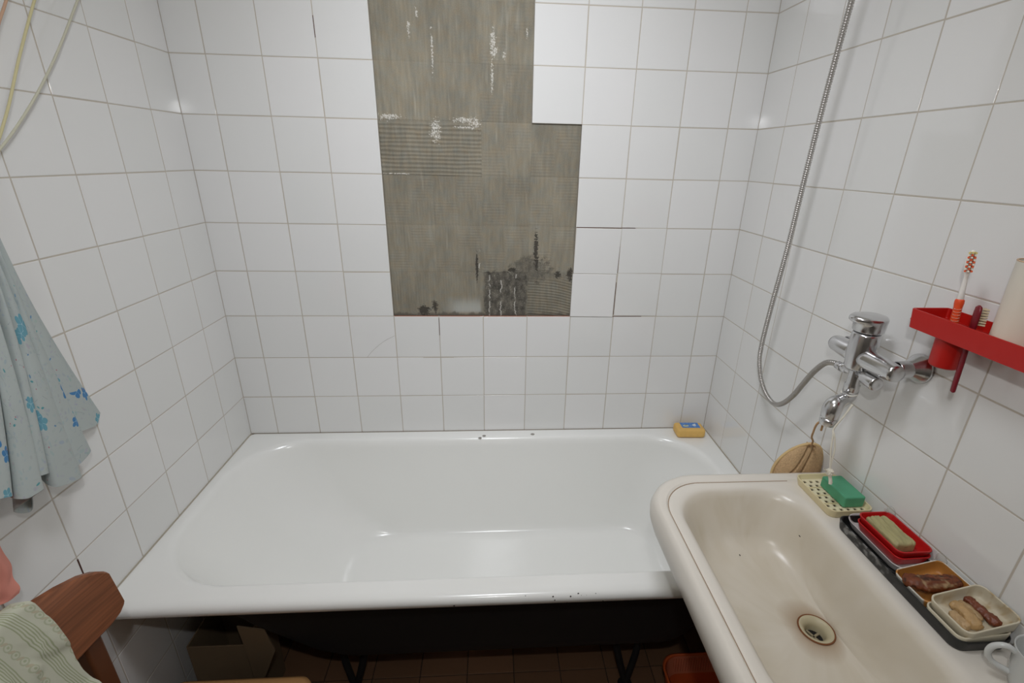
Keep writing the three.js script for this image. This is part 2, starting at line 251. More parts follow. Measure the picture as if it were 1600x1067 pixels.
// ---------------------------------------------------------------- bathtub
M.enamel = mat(lin(0.90, 0.90, 0.87), 0.18);
M.rimEnamel = mat(lin(0.83, 0.83, 0.82), 0.16);
M.iron = mat(srgb(20, 20, 21), 0.85);
M.chip = mat(srgb(42, 34, 30), 0.9);
{
  const t = thing('bathtub', 'white enamelled cast iron bathtub with a black underside, set between the tiled walls', 'bathtub');
  const NA = 14, NS = 14, o0 = XL + 0.0008, o1 = XR - 0.0008, z0 = 0.0008, z1 = 0.748;
  const L = (x0, x1, za, zb, r, y) => rrect(x0, x1, za, zb, r, y, NA, NS);
  const I = (d, y) => L(-0.062 + d, 1.545 - d * 0.9, 0.052 + d * 0.75, 0.685 - d * 0.75, [0.21, 0.20, 0.20, 0.21], y);
  const rows = [];
  // turned-down lip, flat rim, rolled inner edge
  rows.push(L(o0, o1, z0, z1 - 0.010, 0.01, -0.029), L(o0, o1, z0, z1 - 0.002, 0.012, -0.025), L(o0, o1, z0, z1, 0.012, -0.014), L(o0 + 0.0004, o1 - 0.0004, z0 + 0.0004, z1 - 0.004, 0.012, -0.0045), L(o0 + 0.001, o1 - 0.001, z0 + 0.001, z1 - 0.013, 0.014, 0.0005), L(o0 + 0.002, o1 - 0.002, z0 + 0.002, z1 - 0.026, 0.018, 0.0022));
  rows.push(I(-0.012, 0.003), I(-0.003, 0.002), I(0.003, -0.003), I(0.009, -0.012), I(0.014, -0.026));
  const steps = [[-0.06, 0.030, 0.022], [-0.12, 0.055, 0.055], [-0.2, 0.085, 0.110], [-0.27, 0.11, 0.180], [-0.32, 0.125, 0.235], [-0.350, 0.14, 0.285], [-0.366, 0.155, 0.315], [-0.376, 0.175, 0.340]];
  for (const [y, d, dl] of steps) { const k = 0.21 - d * 0.35; rows.push(L(-0.062 + dl + 0.02, 1.545 - d * 0.95, 0.052 + d * 0.42, 0.685 - d * 0.58, [k, k * 0.85, k * 0.85, k], y)); }
  rows.push(L(0.33, 1.33, 0.16, 0.545, 0.12, -0.380), L(0.6, 1.2, 0.25, 0.47, 0.09, -0.384));
  mesh('basin', grid(rows, true, false, true), M.enamel, t, 'white enamel inside and rim');
  // black cast iron outside, a little larger than the inside
  const S = [];
  for (const [y, d, dl] of [[-0.018, -0.012, -0.01], ...steps]) { const k = 0.21 - d * 0.35; S.push(L(-0.062 + dl + 0.005, 1.557 - d * 0.95, 0.042 + d * 0.42, 0.694 - d * 0.62, [k, k * 0.85, k * 0.85, k], y - 0.010)); }
  S.push(L(0.34, 1.34, 0.15, 0.550, 0.12, -0.394));
  mesh('shell', grid(S, true, false, true), M.iron, t, 'rough black outside of the tub');
  for (const [lx, lz, s] of [[0.36, 0.54, 1], [1.21, 0.56, 1], [0.36, 0.2, -1], [1.21, 0.2, -1]]) {
    const parts = [];
    for (const k of [-1, 1]) parts.push(tube([[lx + k * 0.045, -0.402, lz - s * 0.06], [lx + k * 0.034, -0.46, lz - s * 0.02], [lx + k * 0.012, -0.55, lz], [lx, -0.592, lz + s * 0.008]], 0.011, 20, 8));
    const foot = new THREE.CylinderGeometry(0.018, 0.024, 0.014, 16); foot.translate(lx, -0.593, lz + s * 0.008); parts.push(foot);
    mesh('leg', merge(parts), M.iron, t);
  }
  // chips in the enamel of the front rim and by the back edge
  const chips = [];
  for (const [x, y, z, r] of [[0.931, -0.006, 0.7445, 0.0022], [0.935, -0.014, 0.7475, 0.0018], [0.973, -0.007, 0.7448, 0.0024], [0.992, -0.003, 0.741, 0.0022], [0.999, -0.006, 0.744, 0.0013], [1.012, -0.006, 0.744, 0.0011], [1.034, -0.004, 0.742, 0.0016], [1.052, -0.022, 0.7475, 0.0013], [0.965, -0.024, 0.7472, 0.0012], [0.697, -0.020, 0.7478, 0.002], [0.865, -0.003, 0.742, 0.0011]]) {
    const g = new THREE.IcosahedronGeometry(r, 1); warp(g, v => { const k = 1 + nz(v.x * 900, v.y * 900, x * 50) * 0.5; v.multiplyScalar(k); v.z *= 0.5; }); g.translate(x, y, z); chips.push(g);
  }
  const c = mesh('enamel_chips', merge(chips), M.chip, t, 'dark chips in the enamel of the front rim'); c.userData.kind = 'stuff';
  const wm = mat(srgb(150, 146, 138), 0.5);
  for (const [x, z, r] of [[0.757, 0.040, 0.006], [0.938, 0.034, 0.007], [0.742, 0.053, 0.005]]) { const g = new THREE.CylinderGeometry(r, r * 1.2, 0.0008, 14); warp(g, v => { v.x *= 1 + 0.3 * nz(v.z * 300, x * 20); }); g.translate(x, 0.0028, z); mesh('worn_spot', g, wm, t); }
}
// thin seam of mastic between tub and wall
{ const g = new THREE.BoxGeometry(XR - XL - 0.01, 0.003, 0.0036); g.translate((XL + XR) / 2, 0.0022, 0.0012); const s = mesh('trim_1', g, mat(srgb(138, 128, 112), 0.9)); s.userData.kind = 'structure'; }
for (const [x, n] of [[XL + 0.0011, 'trim_2'], [XR - 0.0011, 'trim_3']]) { const g = new THREE.BoxGeometry(0.0044, 0.0036, 0.735); g.translate(x, 0.0022, 0.37); const s = mesh(n, g, mat(srgb(176, 168, 152), 0.9)); s.userData.kind = 'structure'; }

// ---------------------------------------------------------------- yellow soap on the tub corner
function bar(w, h, l, r, fine = 0.0016) { // rounded block with an even mesh all over
  const n = d => Math.max(4, Math.round(d / fine)), g = new THREE.BoxGeometry(w, h, l, n(w), n(h), n(l)), c = V(0, 0, 0);
  return warp(mergeVertices(new THREE.BufferGeometry().setAttribute('position', g.attributes.position).setIndex(g.index), 1e-6), v => { c.set(clamp(v.x, r - w / 2, w / 2 - r), clamp(v.y, r - h / 2, h / 2 - r), clamp(v.z, r - l / 2, l / 2 - r)); v.sub(c); if (v.lengthSq() > 1e-12) v.setLength(Math.min(r, v.length() > r * 0.999 ? r : v.length())); v.add(c); });
}
{
  const t = thing('soap_bar', 'yellow soap bar with a blue label on the corner of the bathtub', 'soap', [1.530, 0.0035, 0.050], -0.04);
  const g = bar(0.106, 0.036, 0.062, 0.011, 0.003); g.translate(0, 0.018, 0);
  paint(g, (x, y, z, c) => { const k = 1 + fbm(x * 60, y * 60, z * 60) * 0.12; c.setRGB(0.80 * k, 0.50 * k, 0.145 * k); });
  mesh('body', g, mat(0xffffff, 0.5, 0, { vertexColors: true }), t);
  const cv = document.createElement('canvas'); cv.width = 256; cv.height = 144; const x = cv.getContext('2d');
  x.fillStyle = '#4f86cc'; x.fillRect(0, 0, 256, 144); x.fillStyle = '#d9dfe2';
  x.beginPath(); x.ellipse(186, 74, 26, 30, 0.3, 0, 7); x.fill(); x.beginPath(); x.ellipse(205, 44, 12, 14, 0, 0, 7); x.fill();
  x.fillStyle = '#c9cdb0'; x.beginPath(); x.ellipse(62, 92, 44, 26, -0.2, 0, 7); x.fill(); x.fillStyle = '#6f7f74'; x.beginPath(); x.ellipse(70, 70, 26, 10, -0.1, 0, 7); x.fill();
  x.fillStyle = '#dfe4e6'; for (let i = 0; i < 26; i++) x.fillRect(rr(6, 240), rr(6, 132), rr(3, 14), rr(2, 6));
  x.fillStyle = '#47565f'; for (let i = 0; i < 22; i++) x.fillRect(rr(0, 240), rr(108, 138), rr(4, 12), rr(2, 5));
  const tx = new THREE.CanvasTexture(cv); tx.colorSpace = THREE.SRGBColorSpace;
  const lg = new RoundedBoxGeometry(0.068, 0.0014, 0.036, 1, 0.0005); lg.translate(0.002, 0.0362, -0.004);
  const p = lg.attributes.position, uv = lg.attributes.uv; for (let i = 0; i < p.count; i++) uv.setXY(i, (p.getX(i) + 0.032) / 0.068, 0.5 - (p.getZ(i) + 0.004) / 0.036);
  mesh('label', lg, mat(0xffffff, 0.4, 0, { map: tx }), t, 'blue paper label');
}

// ---------------------------------------------------------------- washbasin
const YS = 0.262, YLG = 0.257; // rim and ledge heights
{
  const t = thing('washbasin', 'cream stained ceramic washbasin on the right wall, overhanging the bathtub', 'washbasin');
  const NA = 14, NS = 16, L = (x0, x1, za, zb, r, y) => rrect(x0, x1, za, zb, r, y, NA, NS);
  const XW = XR - 0.002, N = 4 * (NA + 1) + 4 * (NS - 1);
  const rows = [];
  const O = (d, y, r = 0.12) => L(1.147 + d, XW, 0.642 + d, 1.262 - d, [r, 0.008, 0.008, r], y);
  rows.push(L(1.36, 1.56, 0.84, 1.08, 0.08, 0.045), L(1.27, 1.585, 0.76, 1.15, 0.1, 0.085), O(0.06, 0.125, 0.1), O(0.022, 0.16, 0.11), O(0.002, 0.19), O(-0.006, 0.215), O(-0.007, 0.235), O(-0.003, 0.252), O(0.003, 0.2605), O(0.009, 0.2622), O(0.018, 0.2615));
  const Gv = (d, y) => L(1.170 + d, 1.602 - d * 0.3, 0.671 + d, 1.234 - d, [0.105, 0.012, 0.012, 0.105], y);
  rows.push(Gv(-0.003, 0.2602), Gv(-0.0008, 0.2585), Gv(0.0008, 0.2565), Gv(0.0025, 0.2580), Gv(0.006, 0.2592), Gv(0.012, 0.2585));
  const B = (d, y, dr = d) => L(1.192 + d, 1.500 - dr, 0.690 + d, 1.215 - d, [0.10, 0.085, 0.085, 0.10], y);
  rows.push(B(-0.004, 0.2578), B(0.002, 0.256, 0.008), B(0.008, 0.250, 0.018), B(0.014, 0.238, 0.0245), B(0.024, 0.215, 0.0295), B(0.036, 0.185, 0.0335), B(0.047, 0.162, 0.0365), B(0.058, 0.148, 0.0400), B(0.074, 0.1375, 0.0450));
  rows.push(L(1.29, 1.4515, 0.790, 1.115, 0.075, 0.1305), L(1.32, 1.4500, 0.83, 1.075, 0.06, 0.1262), L(1.355, 1.4490, 0.88, 1.025, 0.045, 0.1230));
  const dx = 1.416, dz = 0.952;
  const ring = (r, y) => rrect(dx - r, dx + r, dz - r, dz + r, r * 0.98, y, NA, NS);
  rows.push(ring(0.031, 0.1205), ring(0.029, 0.119), ring(0.027, 0.105), ring(0.026, 0.075));
  const g = grid(rows, true, true, true);
  paint(g, (x, y, z, c) => {
    const n = fbm(x * 18, y * 18, z * 18), n2 = fbm(x * 70, y * 70, z * 70);
    const inner = smooth(0.258, 0.245, y) * smooth(1.185, 1.2, x) * smooth(0.685, 0.70, z);
    let r = 0.765, gg = 0.72, b = 0.645; const dirt = inner * (0.13 + n * 0.09 + n2 * 0.05);
    r -= dirt * 0.75; gg -= dirt * 0.85; b -= dirt * 1.05;
    const gr = smooth(0.005, 0.0, Math.abs(y - 0.2568)) * smooth(0.03, 0.0, Math.abs(x - 1.17)) * 0.0; r -= gr;
    const dd = Math.hypot(x - dx, z - dz); const rust = inner * smooth(0.037, 0.031, dd + n2 * 0.004);
    c.setRGB(lerp(r, 0.34, rust * 0.75), lerp(gg, 0.22, rust * 0.75), lerp(b, 0.12, rust * 0.75));
  });
  mesh('bowl', g, mat(0xffffff, 0.28, 0, { vertexColors: true }), t);
  // brown deposit in the groove along the rim
  const gl = Gv(0.0006, 0.2572); const gp = gl.filter(p => p[0] < 1.5 && p[2] < 1.2).map(p => V(...p));
  // order from the far ledge end round to the near end
  const start = gp.findIndex((p, i) => i && p.distanceTo(gp[i - 1]) > 0.06); const ord = start > 0 ? gp.slice(start).concat(gp.slice(0, start)) : gp;
  mesh('groove_deposit', new THREE.TubeGeometry(new THREE.CatmullRomCurve3(ord), 160, 0.0011, 6, false), mat(srgb(158, 136, 112), 0.8), t, 'brown deposit in the rim groove');
  // plastic drain
  const dr = lathe([[0.0315, 0.0012], [0.0305, 0.0024], [0.0280, 0.0026], [0.0245, 0.0008], [0.0205, -0.004], [0.0180, -0.010], [0.0165, -0.034]], 40); dr.translate(dx, 0.1205, dz);
  const d = mesh('drain', dr, mat(srgb(190, 180, 150), 0.4), t, 'yellowed plastic drain with a rusty edge');
  const rg = new THREE.TorusGeometry(0.0318, 0.0017, 8, 48); rg.rotateX(Math.PI / 2); rg.translate(dx, 0.1218, dz); mesh('rust_ring', rg, mat(srgb(122, 76, 44), 0.9), d);
  const cr = []; for (const a of [0.4, 0.4 + Math.PI / 2]) { const b = new THREE.BoxGeometry(0.032, 0.003, 0.004); b.rotateY(a); b.translate(dx, 0.1005, dz); cr.push(b); }
  mesh('cross', merge(cr), mat(srgb(150, 138, 112), 0.5), d);
  const hole = new THREE.CylinderGeometry(0.0176, 0.0176, 0.002, 24); hole.translate(dx, 0.0975, dz); mesh('pipe_mouth', hole, mat(srgb(24, 20, 16), 0.9), d);
  mesh('waste_pipe', tube([[dx, 0.05, dz], [dx, -0.05, dz], [dx, -0.12, dz + 0.01], [dx + 0.05, -0.16, dz], [dx + 0.09, -0.12, dz], [XR + 0.02, -0.1, dz]], 0.018, 40, 14), mat(0xd8d6d0, 0.5), t);
  for (const [x, y, z, r] of [[1.337, 0.151, 0.79, 0.002], [1.455, 0.21, 0.80, 0.0022]]) { const s = new THREE.IcosahedronGeometry(r, 1); s.scale(0.6, 0.3, 1.4); s.translate(x, y, z); mesh('speck', s, M.chip, t); }
}

// ---------------------------------------------------------------- dishes on the ledge
function dish(w, l, h, r, th, taper, base = 0.003, flare = 0, n = 8, ns = 4) { // open tray on y=0, w along x, l along z
  const q = (d, y, e = 0) => rrect(-w / 2 + d, w / 2 - d, -l / 2 + d, l / 2 - d, Math.max(r - d * 0.6 + e, 0.003), y, n, ns);
  const rows = [q(taper + 0.004, 0), q(taper, 0.0015), q(taper * 0.7, h * 0.25), q(taper * 0.4, h * 0.5), q(taper * 0.2 - flare * 0.2, h * 0.72), q(-flare * 0.4, h * 0.88), q(-flare, h - th * 0.3), q(-flare + th * 0.25, h), q(-flare + th * 0.75, h), q(-flare + th, h - th * 0.4), q(th - flare * 0.3, h * 0.85), q(taper * 0.4 + th, h * 0.5), q(taper + th, base + 0.0025), q(taper + th + 0.004, base)];
  return grid(rows, true, true, true);
}
// cream soap dish with a perforated bottom
{
  const w = 0.100, l = 0.132, t = thing('soap_dish', 'cream plastic soap dish with a pierced bottom on the far end of the washbasin', 'soap dish', [1.5545, YLG + 0.001, 0.739], 0.01);
  const cream = mat(srgb(226, 212, 170), 0.42);
  const q = (d, y, r = 0.016) => rrect(-w / 2 + d, w / 2 - d, -l / 2 + d, l / 2 - d, Math.max(r - d * 0.5, 0.004), y, 8, 4);
  mesh('rim', grid([q(0.006, 0), q(0.0045, 0.001), q(0.002, 0.010), q(0, 0.0195), q(0.0006, 0.0208), q(0.0024, 0.0208), q(0.0032, 0.0195), q(0.0062, 0.0105), q(0.0085, 0.0095), q(0.0095, 0.0075), q(0.009, 0.001), q(0.006, 0)], true), cream, t);
  const s = new THREE.Shape(); const o = rrect(-w / 2 + 0.007, w / 2 - 0.007, -l / 2 + 0.007, l / 2 - 0.007, 0.012, 0, 8, 4);
  o.forEach((p, i) => i ? s.lineTo(p[0], -p[2]) : s.moveTo(p[0], -p[2]));
  const nx = 5, nzr = 8; for (let i = 0; i < nx; i++) for (let k = 0; k < nzr; k++) {
    const cx = (i - (nx - 1) / 2) * 0.0155 + (k % 2 ? 0.004 : -0.002), cz = (k - (nzr - 1) / 2) * 0.0138, a = 0.0036, b = 0.0036;
    const h = new THREE.Path(); h.moveTo(cx - a, -cz - b); h.lineTo(cx + a, -cz - b); h.lineTo(cx + a, -cz + b); h.lineTo(cx - a, -cz + b); h.closePath(); s.holes.push(h);
  }
  const pg = new THREE.ExtrudeGeometry(s, { depth: 0.0025, bevelEnabled: false }); pg.rotateX(-Math.PI / 2); pg.translate(0, 0.0075, 0);
  mesh('pierced_bottom', pg, mat(srgb(232, 222, 188), 0.42), t);
  for (let k = 0; k < 3; k++) { const b = new THREE.BoxGeometry(w - 0.026, 0.0016, 0.0022); b.translate(0, 0.0106, (k - 1) * 0.0276); mesh('rib', b, cream, t); }
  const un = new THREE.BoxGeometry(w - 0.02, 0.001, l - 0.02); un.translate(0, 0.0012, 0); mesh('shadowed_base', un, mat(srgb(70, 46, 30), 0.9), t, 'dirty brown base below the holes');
}
{
  const t = tag(mesh('soap_bar', (() => { const g = bar(0.047, 0.027, 0.078, 0.0032); g.translate(0, 0.0135, 0); return paint(g, (x, y, z, c) => { const k = 1 + fbm(x * 40, y * 40, z * 40) * 0.12; c.setRGB(0.085 * k, 0.36 * k, 0.20 * k); }); })(), mat(0xffffff, 0.48, 0, { vertexColors: true })), 'green rectangular soap block with sharp edges lying in the cream pierced dish', 'soap');
  t.position.set(1.571, YLG + 0.0122, 0.7445); t.rotation.y = 0.02;
}
// long black tray
{
  const t = tag(mesh('tray', (() => { const g = dish(0.096, 0.286, 0.0225, 0.018, 0.0026, 0.003, 0.002, 0, 10, 90); return paint(g, (x, y, z, c) => { const w = smooth(0.0, 0.25, fbm(x * 60, y * 110, z * 70)) * smooth(0.05, -0.06, z) * smooth(-0.03, -0.043, x); const k = lerp(0.012, 0.24, w * 0.9); c.setRGB(k, k, k * 0.98); }); })(), mat(0xffffff, 0.45, 0, { vertexColors: true })), 'long worn black plastic tray along the wall on the washbasin ledge, holding small dishes', 'tray');
  t.position.set(1.5535, YLG + 0.001, 0.9625);
}
const YT = YLG + 0.0045; // inside bottom of the black tray
// white oval dish at the far end of the tray
{
  const t = tag(mesh('dish', dish(0.080, 0.150, 0.0185, 0.026, 0.002, 0.006, 0.002, 0.001, 12), mat(srgb(206, 200, 198), 0.3)), 'shallow white dish in the black tray, under the red soap dishes', 'dish');
  t.position.set(1.5655, YT, 0.889);
}
for (const k of [0, 1]) {
  const g = dish(0.072 - k * 0.001, 0.110, 0.0225, 0.013, 0.0028, 0.007, 0.002, 0.0005);
  const t = tag(mesh('soap_dish', g, mat(srgb(190, 22, 24), 0.32)), k ? 'upper of two stacked red soap dishes, holding the olive soap' : 'lower of two stacked red soap dishes, resting on the white dish', 'soap dish');
  t.position.set(1.5715 + k * 0.001, YT + 0.0028 + k * 0.0125, 0.889 - k * 0.002); t.rotation.set(0, 0.03 - k * 0.02, 0);
}
{
  const g = bar(0.044, 0.026, 0.078, 0.006, 0.0014); g.translate(0, 0.012, 0);
  warp(g, v => { v.y += v.y > 0.015 ? fbm(v.x * 130, v.z * 30 + v.x * 40, 3) * 0.0050 - 0.0008 : 0; v.x *= 1 + 0.04 * nz(v.z * 40, v.y * 40); });
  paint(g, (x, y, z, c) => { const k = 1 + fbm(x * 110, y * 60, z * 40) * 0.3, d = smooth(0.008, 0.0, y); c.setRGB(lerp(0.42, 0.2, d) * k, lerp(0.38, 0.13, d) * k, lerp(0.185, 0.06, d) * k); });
  const t = tag(mesh('soap_bar', g, mat(0xffffff, 0.5, 0, { vertexColors: true })), 'olive soap bar with a creased top in the red soap dish', 'soap');
  t.position.set(1.5675, YT + 0.0165, 0.8835); t.rotation.y = 0.03;
}
// brown stained dish with a brown soap
{
  const g = dish(0.092, 0.072, 0.0255, 0.014, 0.0024, 0.0025, 0.0025);
  paint(g, (x, y, z, c) => { const inn = (Math.abs(x) < 0.0437 && Math.abs(z) < 0.0337) ? 1 : 0; const k = 1 + fbm(x * 60, y * 60, z * 60) * 0.3; c.setRGB(lerp(0.68, 0.52 * k, inn), lerp(0.66, 0.23 * k, inn), lerp(0.58, 0.055 * k, inn)); });
  const t = tag(mesh('soap_dish', g, mat(0xffffff, 0.38, 0, { vertexColors: true })), 'cream soap dish stained orange inside, middle of the black tray, holding a brown soap', 'soap dish');
  t.position.set(1.5605, YT + 0.006, 0.998); t.rotation.set(0.02, 0.05, 0.20);
}
function lump(pts, radii, squash, colorFn, seg = 80, rad = 28, bump = 0.0019) {
  const cv = new THREE.CatmullRomCurve3(pts.map(p => V(...p))); const rows = [];
  for (let i = 0; i <= seg; i++) {
    const u = i / seg, c = cv.getPoint(u), tg = cv.getTangent(u), side = V(-tg.z, 0, tg.x).normalize(); const f = u * (radii.length - 1), a = Math.min(Math.floor(f), radii.length - 2); let r = lerp(radii[a], radii[a + 1], f - a);
    r *= Math.sqrt(clamp(Math.min(u, 1 - u) / 0.06, 0.02, 1));
    rows.push(Array.from({ length: rad }, (_, j) => { const t = j / rad * 2 * Math.PI; const b = r + fbm(c.x * 120 + Math.cos(t) * 1.5, Math.sin(t) * 1.5, c.z * 120) * bump * 2; return [c.x + side.x * Math.cos(t) * b, c.y + Math.sin(t) * b * squash, c.z + side.z * Math.cos(t) * b]; }));
  }
  return paint(grid(rows, true, true, true), colorFn);
}
{
  const g = lump([[-0.046, 0.006, -0.010], [-0.018, 0.006, 0.003], [0.012, 0.004, 0.006], [0.046, 0.0, 0.002]], [0.012, 0.0150, 0.0165, 0.0145, 0.011], 0.72, (x, y, z, c) => { const s = smooth(0.18, 0.42, fbm(x * 40, y * 90, z * 90, 2) + (Math.abs(x + 0.005) < 0.02 && y > 0.008 ? 0.2 : 0)); const k = (1 + fbm(x * 50, y * 160, z * 160) * 0.7) * (1 - 0.7 * smooth(0.2, 0.34, nz(x * 22, y * 170, z * 170))); c.setRGB(lerp(0.165 * k, 0.34, s), lerp(0.040 * k, 0.22, s), lerp(0.010 * k, 0.11, s)); }, 90, 36, 0.0022);
  const t = tag(mesh('soap_bar', g, mat(0xffffff, 0.5, 0, { vertexColors: true })), 'long worn brown soap bar lying across the orange stained dish', 'soap');
  t.position.set(1.5565, YT + 0.0235, 0.997); t.rotation.set(0, -0.02, 0.16);
}
// two more cream dishes at the near end
{
  const t = tag(mesh('soap_dish', dish(0.090, 0.068, 0.0235, 0.012, 0.0024, 0.0025, 0.0025), mat(srgb(214, 206, 184), 0.4)), 'cream soap dish at the near end of the black tray, under another dish', 'soap dish');
  t.position.set(1.5535, YT + 0.004, 1.068); t.rotation.set(0, 0.02, 0.06);
}
{
  const g = dish(0.094, 0.071, 0.0245, 0.013, 0.0026, 0.0025, 0.0025, 0, 10, 14);
  paint(g, (x, y, z, c) => { const inn = (Math.abs(x) < 0.0446 && Math.abs(z) < 0.0332 && y < 0.022) ? 1 : 0, edge = x > 0.036 ? smooth(0.1, 0.4, fbm(x * 90, y * 90, z * 120)) : 0; const s = inn * smooth(-0.1, 0.35, fbm(x * 50, y * 50, z * 50)); c.setRGB(lerp(0.66, 0.45, Math.max(s * 0.7, edge)), lerp(0.60, 0.33, Math.max(s * 0.7, edge)), lerp(0.46, 0.17, Math.max(s * 0.7, edge))); });
  const t = tag(mesh('soap_dish', g, mat(0xffffff, 0.4, 0, { vertexColors: true })), 'topmost cream dish at the near end of the tray, holding soap remnants', 'soap dish');
  t.position.set(1.5625, YT + 0.0225, 1.066); t.rotation.set(0.03, 0.06, 0.20);
  const put = (o, dx, dy, dz, ry, rz = 0.2) => { o.position.set(1.5625 + dx, YT + 0.0225 + dy + dx * 0.2, 1.066 + dz); o.rotation.set(0.03, ry, rz); };
  const pale = (k0, k1, k2) => (x, y, z, c) => { const k = 1 + fbm(x * 110, y * 110, z * 90) * 0.35; c.setRGB(k0 * k, k1 * k, k2 * k); };
  put(tag(mesh('soap_piece', lump([[-0.012, 0.008, -0.026], [-0.008, 0.0095, -0.004], [-0.012, 0.0085, 0.024]], [0.007, 0.0095, 0.010, 0.0105, 0.009], 0.7, pale(0.50, 0.32, 0.145)), mat(0xffffff, 0.45, 0, { vertexColors: true })), 'pale tan soap remnant, the longest piece in the topmost cream dish', 'soap'), 0, 0, 0, 0);
  put(tag(mesh('soap_piece', lump([[-0.024, 0.007, -0.012], [-0.025, 0.008, 0.004], [-0.022, 0.0065, 0.020]], [0.006, 0.0080, 0.009, 0.007], 0.7, pale(0.52, 0.35, 0.18)), mat(0xffffff, 0.45, 0, { vertexColors: true })), 'pale soap remnant near the outer edge of the topmost cream dish', 'soap'), 0, 0, 0, 0);
  put(tag(mesh('soap_piece', lump([[-0.001, 0.007, -0.026], [0.003, 0.0085, -0.008], [0.002, 0.0075, 0.012]], [0.005, 0.0075, 0.0075, 0.0055], 0.7, pale(0.46, 0.31, 0.16)), mat(0xffffff, 0.45, 0, { vertexColors: true })), 'thin curved soap remnant beside the brown sliver in the topmost cream dish', 'soap'), 0, 0, 0, 0);
  put(tag(mesh('soap_piece', lump([[0.014, 0.009, -0.029], [0.017, 0.0095, -0.004], [0.020, 0.0095, 0.025]], [0.0075, 0.0080, 0.0082, 0.0078], 0.75, pale(0.17, 0.045, 0.018)), mat(0xffffff, 0.4, 0, { vertexColors: true })), 'dark brown soap sliver in the topmost cream dish, by the wall', 'soap'), 0, 0, 0, 0);
}
// white cup at the near end of the ledge
{
  const t = thing('cup', 'white porcelain cup with a looped handle at the near end of the washbasin ledge', 'cup', [1.5655, YLG + 0.0008, 1.166]);
  const white = mat(srgb(206, 208, 206), 0.18);
  mesh('body', lathe([[0, 0.001], [0.022, 0], [0.026, 0.003], [0.031, 0.02], [0.0345, 0.045], [0.0365, 0.066], [0.0378, 0.0695], [0.0368, 0.0705], [0.0352, 0.068], [0.033, 0.045], [0.029, 0.02], [0.024, 0.006], [0, 0.005]], 56), white, t);
  const d = V(-0.83, 0, -0.55).normalize(), P3 = (r, y) => [d.x * r, y, d.z * r];
  mesh('handle', tube([P3(0.033, 0.059), P3(0.045, 0.0645), P3(0.057, 0.057), P3(0.060, 0.042), P3(0.052, 0.029), P3(0.0315, 0.022)], 0.0042, 40, 12), white, t);
  const sp = []; for (const a of [2.2, 2.5]) { const s = new THREE.SphereGeometry(0.003, 10, 8); s.scale(1, 1.4, 0.25); s.rotateY(Math.PI / 2 - a); s.translate(0.0318 * Math.cos(a), 0.024 + a * 0.002, 0.0318 * Math.sin(a)); sp.push(s); }
  mesh('painted_leaf', merge(sp), mat(srgb(104, 116, 66), 0.3), t);
}
// small clear plastic hooks on the wall above the ledge
[[0.300, 0.834, 'clear plastic hook on the tiles beside the far end of the red soap dish'], [0.294, 0.956, 'clear plastic hook on the tiles beside the orange stained dish']].forEach(([y, z, lab]) => {
  const t = thing('wall_hook', lab, 'hook', [XR - 0.0015, y, z]);
  const glassy = mat(0xfafaf8, 0.22, 0, { transmission: 0.85, thickness: 0, ior: 1.3 });
  mesh('suction_cup', along(lathe([[0, 0.0055], [0.005, 0.005], [0.0105, 0.0015], [0.0115, 0.0], [0.009, 0.0008], [0, 0.003]], 28), [-1, 0, 0], [0, 0, 0]), glassy, t);
  mesh('peg', tube([[-0.004, 0, 0], [-0.010, -0.001, 0], [-0.014, 0.003, 0], [-0.0145, 0.008, 0]], 0.0018, 16, 8), glassy, t);
});

